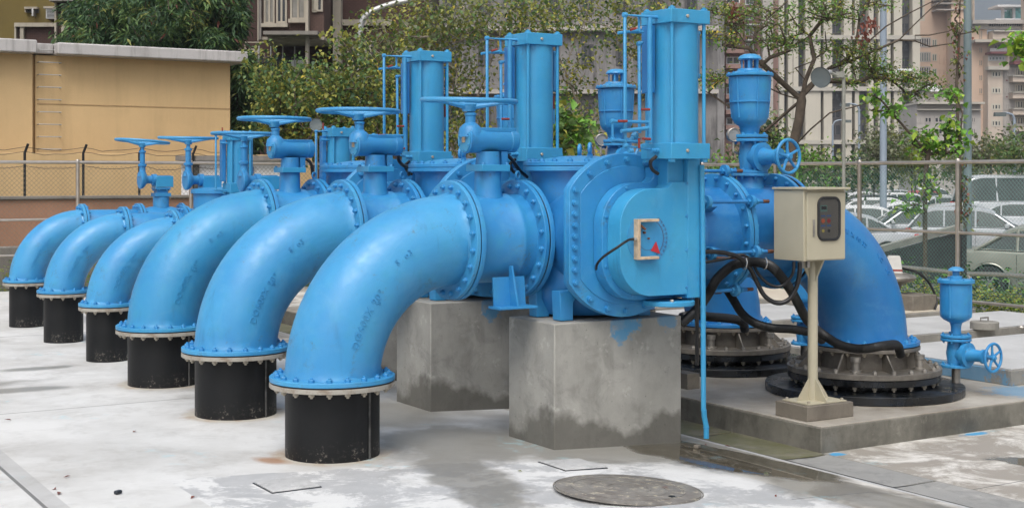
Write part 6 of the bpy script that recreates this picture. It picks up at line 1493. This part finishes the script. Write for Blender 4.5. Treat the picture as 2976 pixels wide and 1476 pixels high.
        MB().box((L/2-.17, s*(W*.37), .66), (.26, .34, .13)).build('headlight', M['headlamp'], t, bevel=.04)
        for c in wheels:
            cx = c-L/2; cy = s*(W/2-.11); wmb = MB().lathe([(.20, -.1), (rw-.02, -.1), (rw, -.08), (rw, .08), (rw-.02, .1), (.20, .1)], (cx, cy, .32), Yv*s, 32)
            wh = wmb.build('wheel', M['tyre'], t)
            r_ = MB().lathe([(.21, .02), (.21, .09), (.195, .095), (.19, .03)], (cx, cy, .32), Yv*s, 28)
            for k in range(7):
                a = 2*PI*k/7; r_.box((cx+.11*math.cos(a), cy+s*.07, .32+.11*math.sin(a)), (.19, .02, .035), R=Matrix.Rotation(-a, 3, 'Y'))
            r_.lathe([(0, .08), (.05, .08), (.05, .06)], (cx, cy, .32), Yv*s, 12); r_.build('rim', M['rimm'], wh)
            MB().torus((cx, s*(W/2-.015), .32), Yv, rw+.055, .018, 40, 6).build('wheel_arch', M['trim'] if paint != 'champagne' else pm, t)
    MB().box((-L/2-.02, 0, .45), (.14, W*.9, .22)).build('bumper', pm, t, bevel=.05); MB().box((L/2, 0, .42), (.16, W*.86, .24)).build('bumper', pm, t, bevel=.05)
    MB().box((-L/2-.012, 0, .74), (.02, .42, .14)).build('number_plate', M['white'], t)
    MB().box((L/2-.03, 0, .60), (.06, .6, .10)).build('grille', M['trim'], t, bevel=.01)
    return t
def park(kind, paint, px, D, ang, label, z=-.62, sc=1.0):
    """ang: 0 = nose to the right of the picture, 90 = nose away"""
    p = at(px, 512, D); return car(kind, paint, (p.x, p.y, z), YAW+math.radians(ang), label, scale=sc)
park('sedan', 'champagne', 3125, 26.3, -30, 'grey green sedan nearest the fence, its rear wheel behind the mesh', -.56)
park('hatch', 'silver', 2850, 40, -20, 'silver hatchback facing right, seen through the mesh behind the fence post')
park('van', 'pale', 2990, 58, 0, 'pale people carrier with dark windows, tallest in the car park', sc=1.25)
park('sedan', 'white', 2640, 52, 8, 'white saloon with dark side window, left of the sapling stem')
park('sedan', 'silver', 2400, 37, 180, 'silver car half hidden behind the huge elbow, its red rear lamp showing')
park('hatch', 'white', 2500, 58, 170, 'white hatchback behind the pale blue pole')
park('sedan', 'pale', 2990, 52, -25, 'pale saloon at the right edge behind the silver hatchback')
park('sedan', 'silver', 2800, 50, 4, 'silver saloon whose roof shows just above the silver hatchback')
park('sedan', 'white', 2520, 85, 0, 'white saloon roof in the farthest row behind the first railing post')
park('hatch', 'white', 2640, 75, 10, 'distant white hatchback under the bushes', sc=1.0)
park('sedan', 'red', 2690, 95, 8, 'distant dark red saloon glimpsed over the white roofs')
park('hatch', 'white', 2430, 70, 0, 'white hatchback roof just right of the cabinet top')
park('sedan', 'pale', 2760, 68, 0, 'pale saloon roof between sapling and fence post')
park('sedan', 'white', 2960, 88, 0, 'small white saloon far back at the right edge')
park('hatch', 'dark', 2580, 66, 4, 'dark hatchback in the rows under the pale blue pole')
park('sedan', 'silver', 2610, 100, 3, 'tiny silver saloon in the farthest row left of the sapling')
park('hatch', 'white', 2720, 110, 3, 'tiny white hatchback in the farthest row right of the sapling')
park('sedan', 'white', 2470, 46, 176, 'white saloon whose hood passes behind the first railing post')
park('sedan', 'pale', 2650, 44, 178, 'pale saloon low behind the sapling, facing left')
# dark ramp bed in front of the cars
t = thing('vehicle_ramp', 'dark tilted loading ramp crossing behind the green mesh', 'ramp', at(2650, 700, 22)); 
a, b = at(2560, 735, 22), at(2800, 668, 23.5)
m = MB(); d_ = (b-a); u_ = d_.normalized(); m.prism([(0, 0), (d_.length, 0), (d_.length, .10), (0, .10)], a, u_, Zv, -.1); m.build('side_beam', M['postgrey'], t)
m = MB(); m.prism([(0, -.02), (d_.length, -.02), (d_.length, -.9), (d_.length*.2, -.6)], a+FWD*.1, u_, Zv, .1); m.build('skirt', M['trim'], t)
# ------------------------------------------------------------------ light, camera
w = bpy.data.worlds.new('World'); SC.world = w; w.use_nodes = True; nt = w.node_tree; bg = nt.nodes['Background']
sky = nt.nodes.new('ShaderNodeTexSky'); sky.sky_type = 'NISHITA'; sky.sun_disc = False
SUN_EL, SUN_AZ = math.radians(56), math.atan2(-.72, -.69)     # azimuth of the sun, measured like the sky's rotation
sky.sun_elevation = SUN_EL; sky.sun_rotation = SUN_AZ; sky.air_density = 1.0; sky.dust_density = 6.0; sky.ozone_density = 1.0
hs = nt.nodes.new('ShaderNodeHueSaturation'); hs.inputs['Saturation'].default_value = .35
nt.links.new(sky.outputs[0], hs.inputs['Color']); nt.links.new(hs.outputs[0], bg.inputs['Color']); bg.inputs['Strength'].default_value = .15
sl = bpy.data.lights.new('sun', 'SUN'); sl.energy = 1.5; sl.angle = math.radians(30); sl.color = (1, .96, .90)
so = bpy.data.objects.new('sun', sl); COL.objects.link(so)
d = Vector((math.sin(SUN_AZ)*math.cos(SUN_EL), math.cos(SUN_AZ)*math.cos(SUN_EL), math.sin(SUN_EL)))
so.rotation_euler = (-d).to_track_quat('-Z', 'Y').to_euler(); so.location = (0, 0, 30)
cam = bpy.data.cameras.new('camera'); co = bpy.data.objects.new('camera', cam); COL.objects.link(co)
cam.sensor_width = 36; cam.lens = 36*4000/2976; cam.shift_y = -(738-512)/2976
cam.clip_end = 6000; cam.clip_start = .1
co.location = CAM; co.rotation_euler = (PI/2, 0, -math.atan2(.522, .853)); SC.camera = co
SC.view_settings.view_transform = 'Standard'; SC.view_settings.look = 'None'; SC.view_settings.gamma = 1; SC.view_settings.exposure = 0.42
SC.view_settings.use_curve_mapping = False

hz = bpy.data.materials.new('haze'); hz.use_nodes = True; nt = hz.node_tree; nt.nodes.clear()
pv = nt.nodes.new('ShaderNodeVolumePrincipled'); om = nt.nodes.new('ShaderNodeOutputMaterial'); nt.links.new(pv.outputs[0], om.inputs['Volume'])
pv.inputs['Color'].default_value = (.80, .88, 1, 1); pv.inputs['Density'].default_value = .00045; pv.inputs['Anisotropy'].default_value = .2
hb = MB().bb(-3500, 6500, -400, 9000, -4, 640).build('haze', hz, smooth=0); tag(hb, kind='stuff')
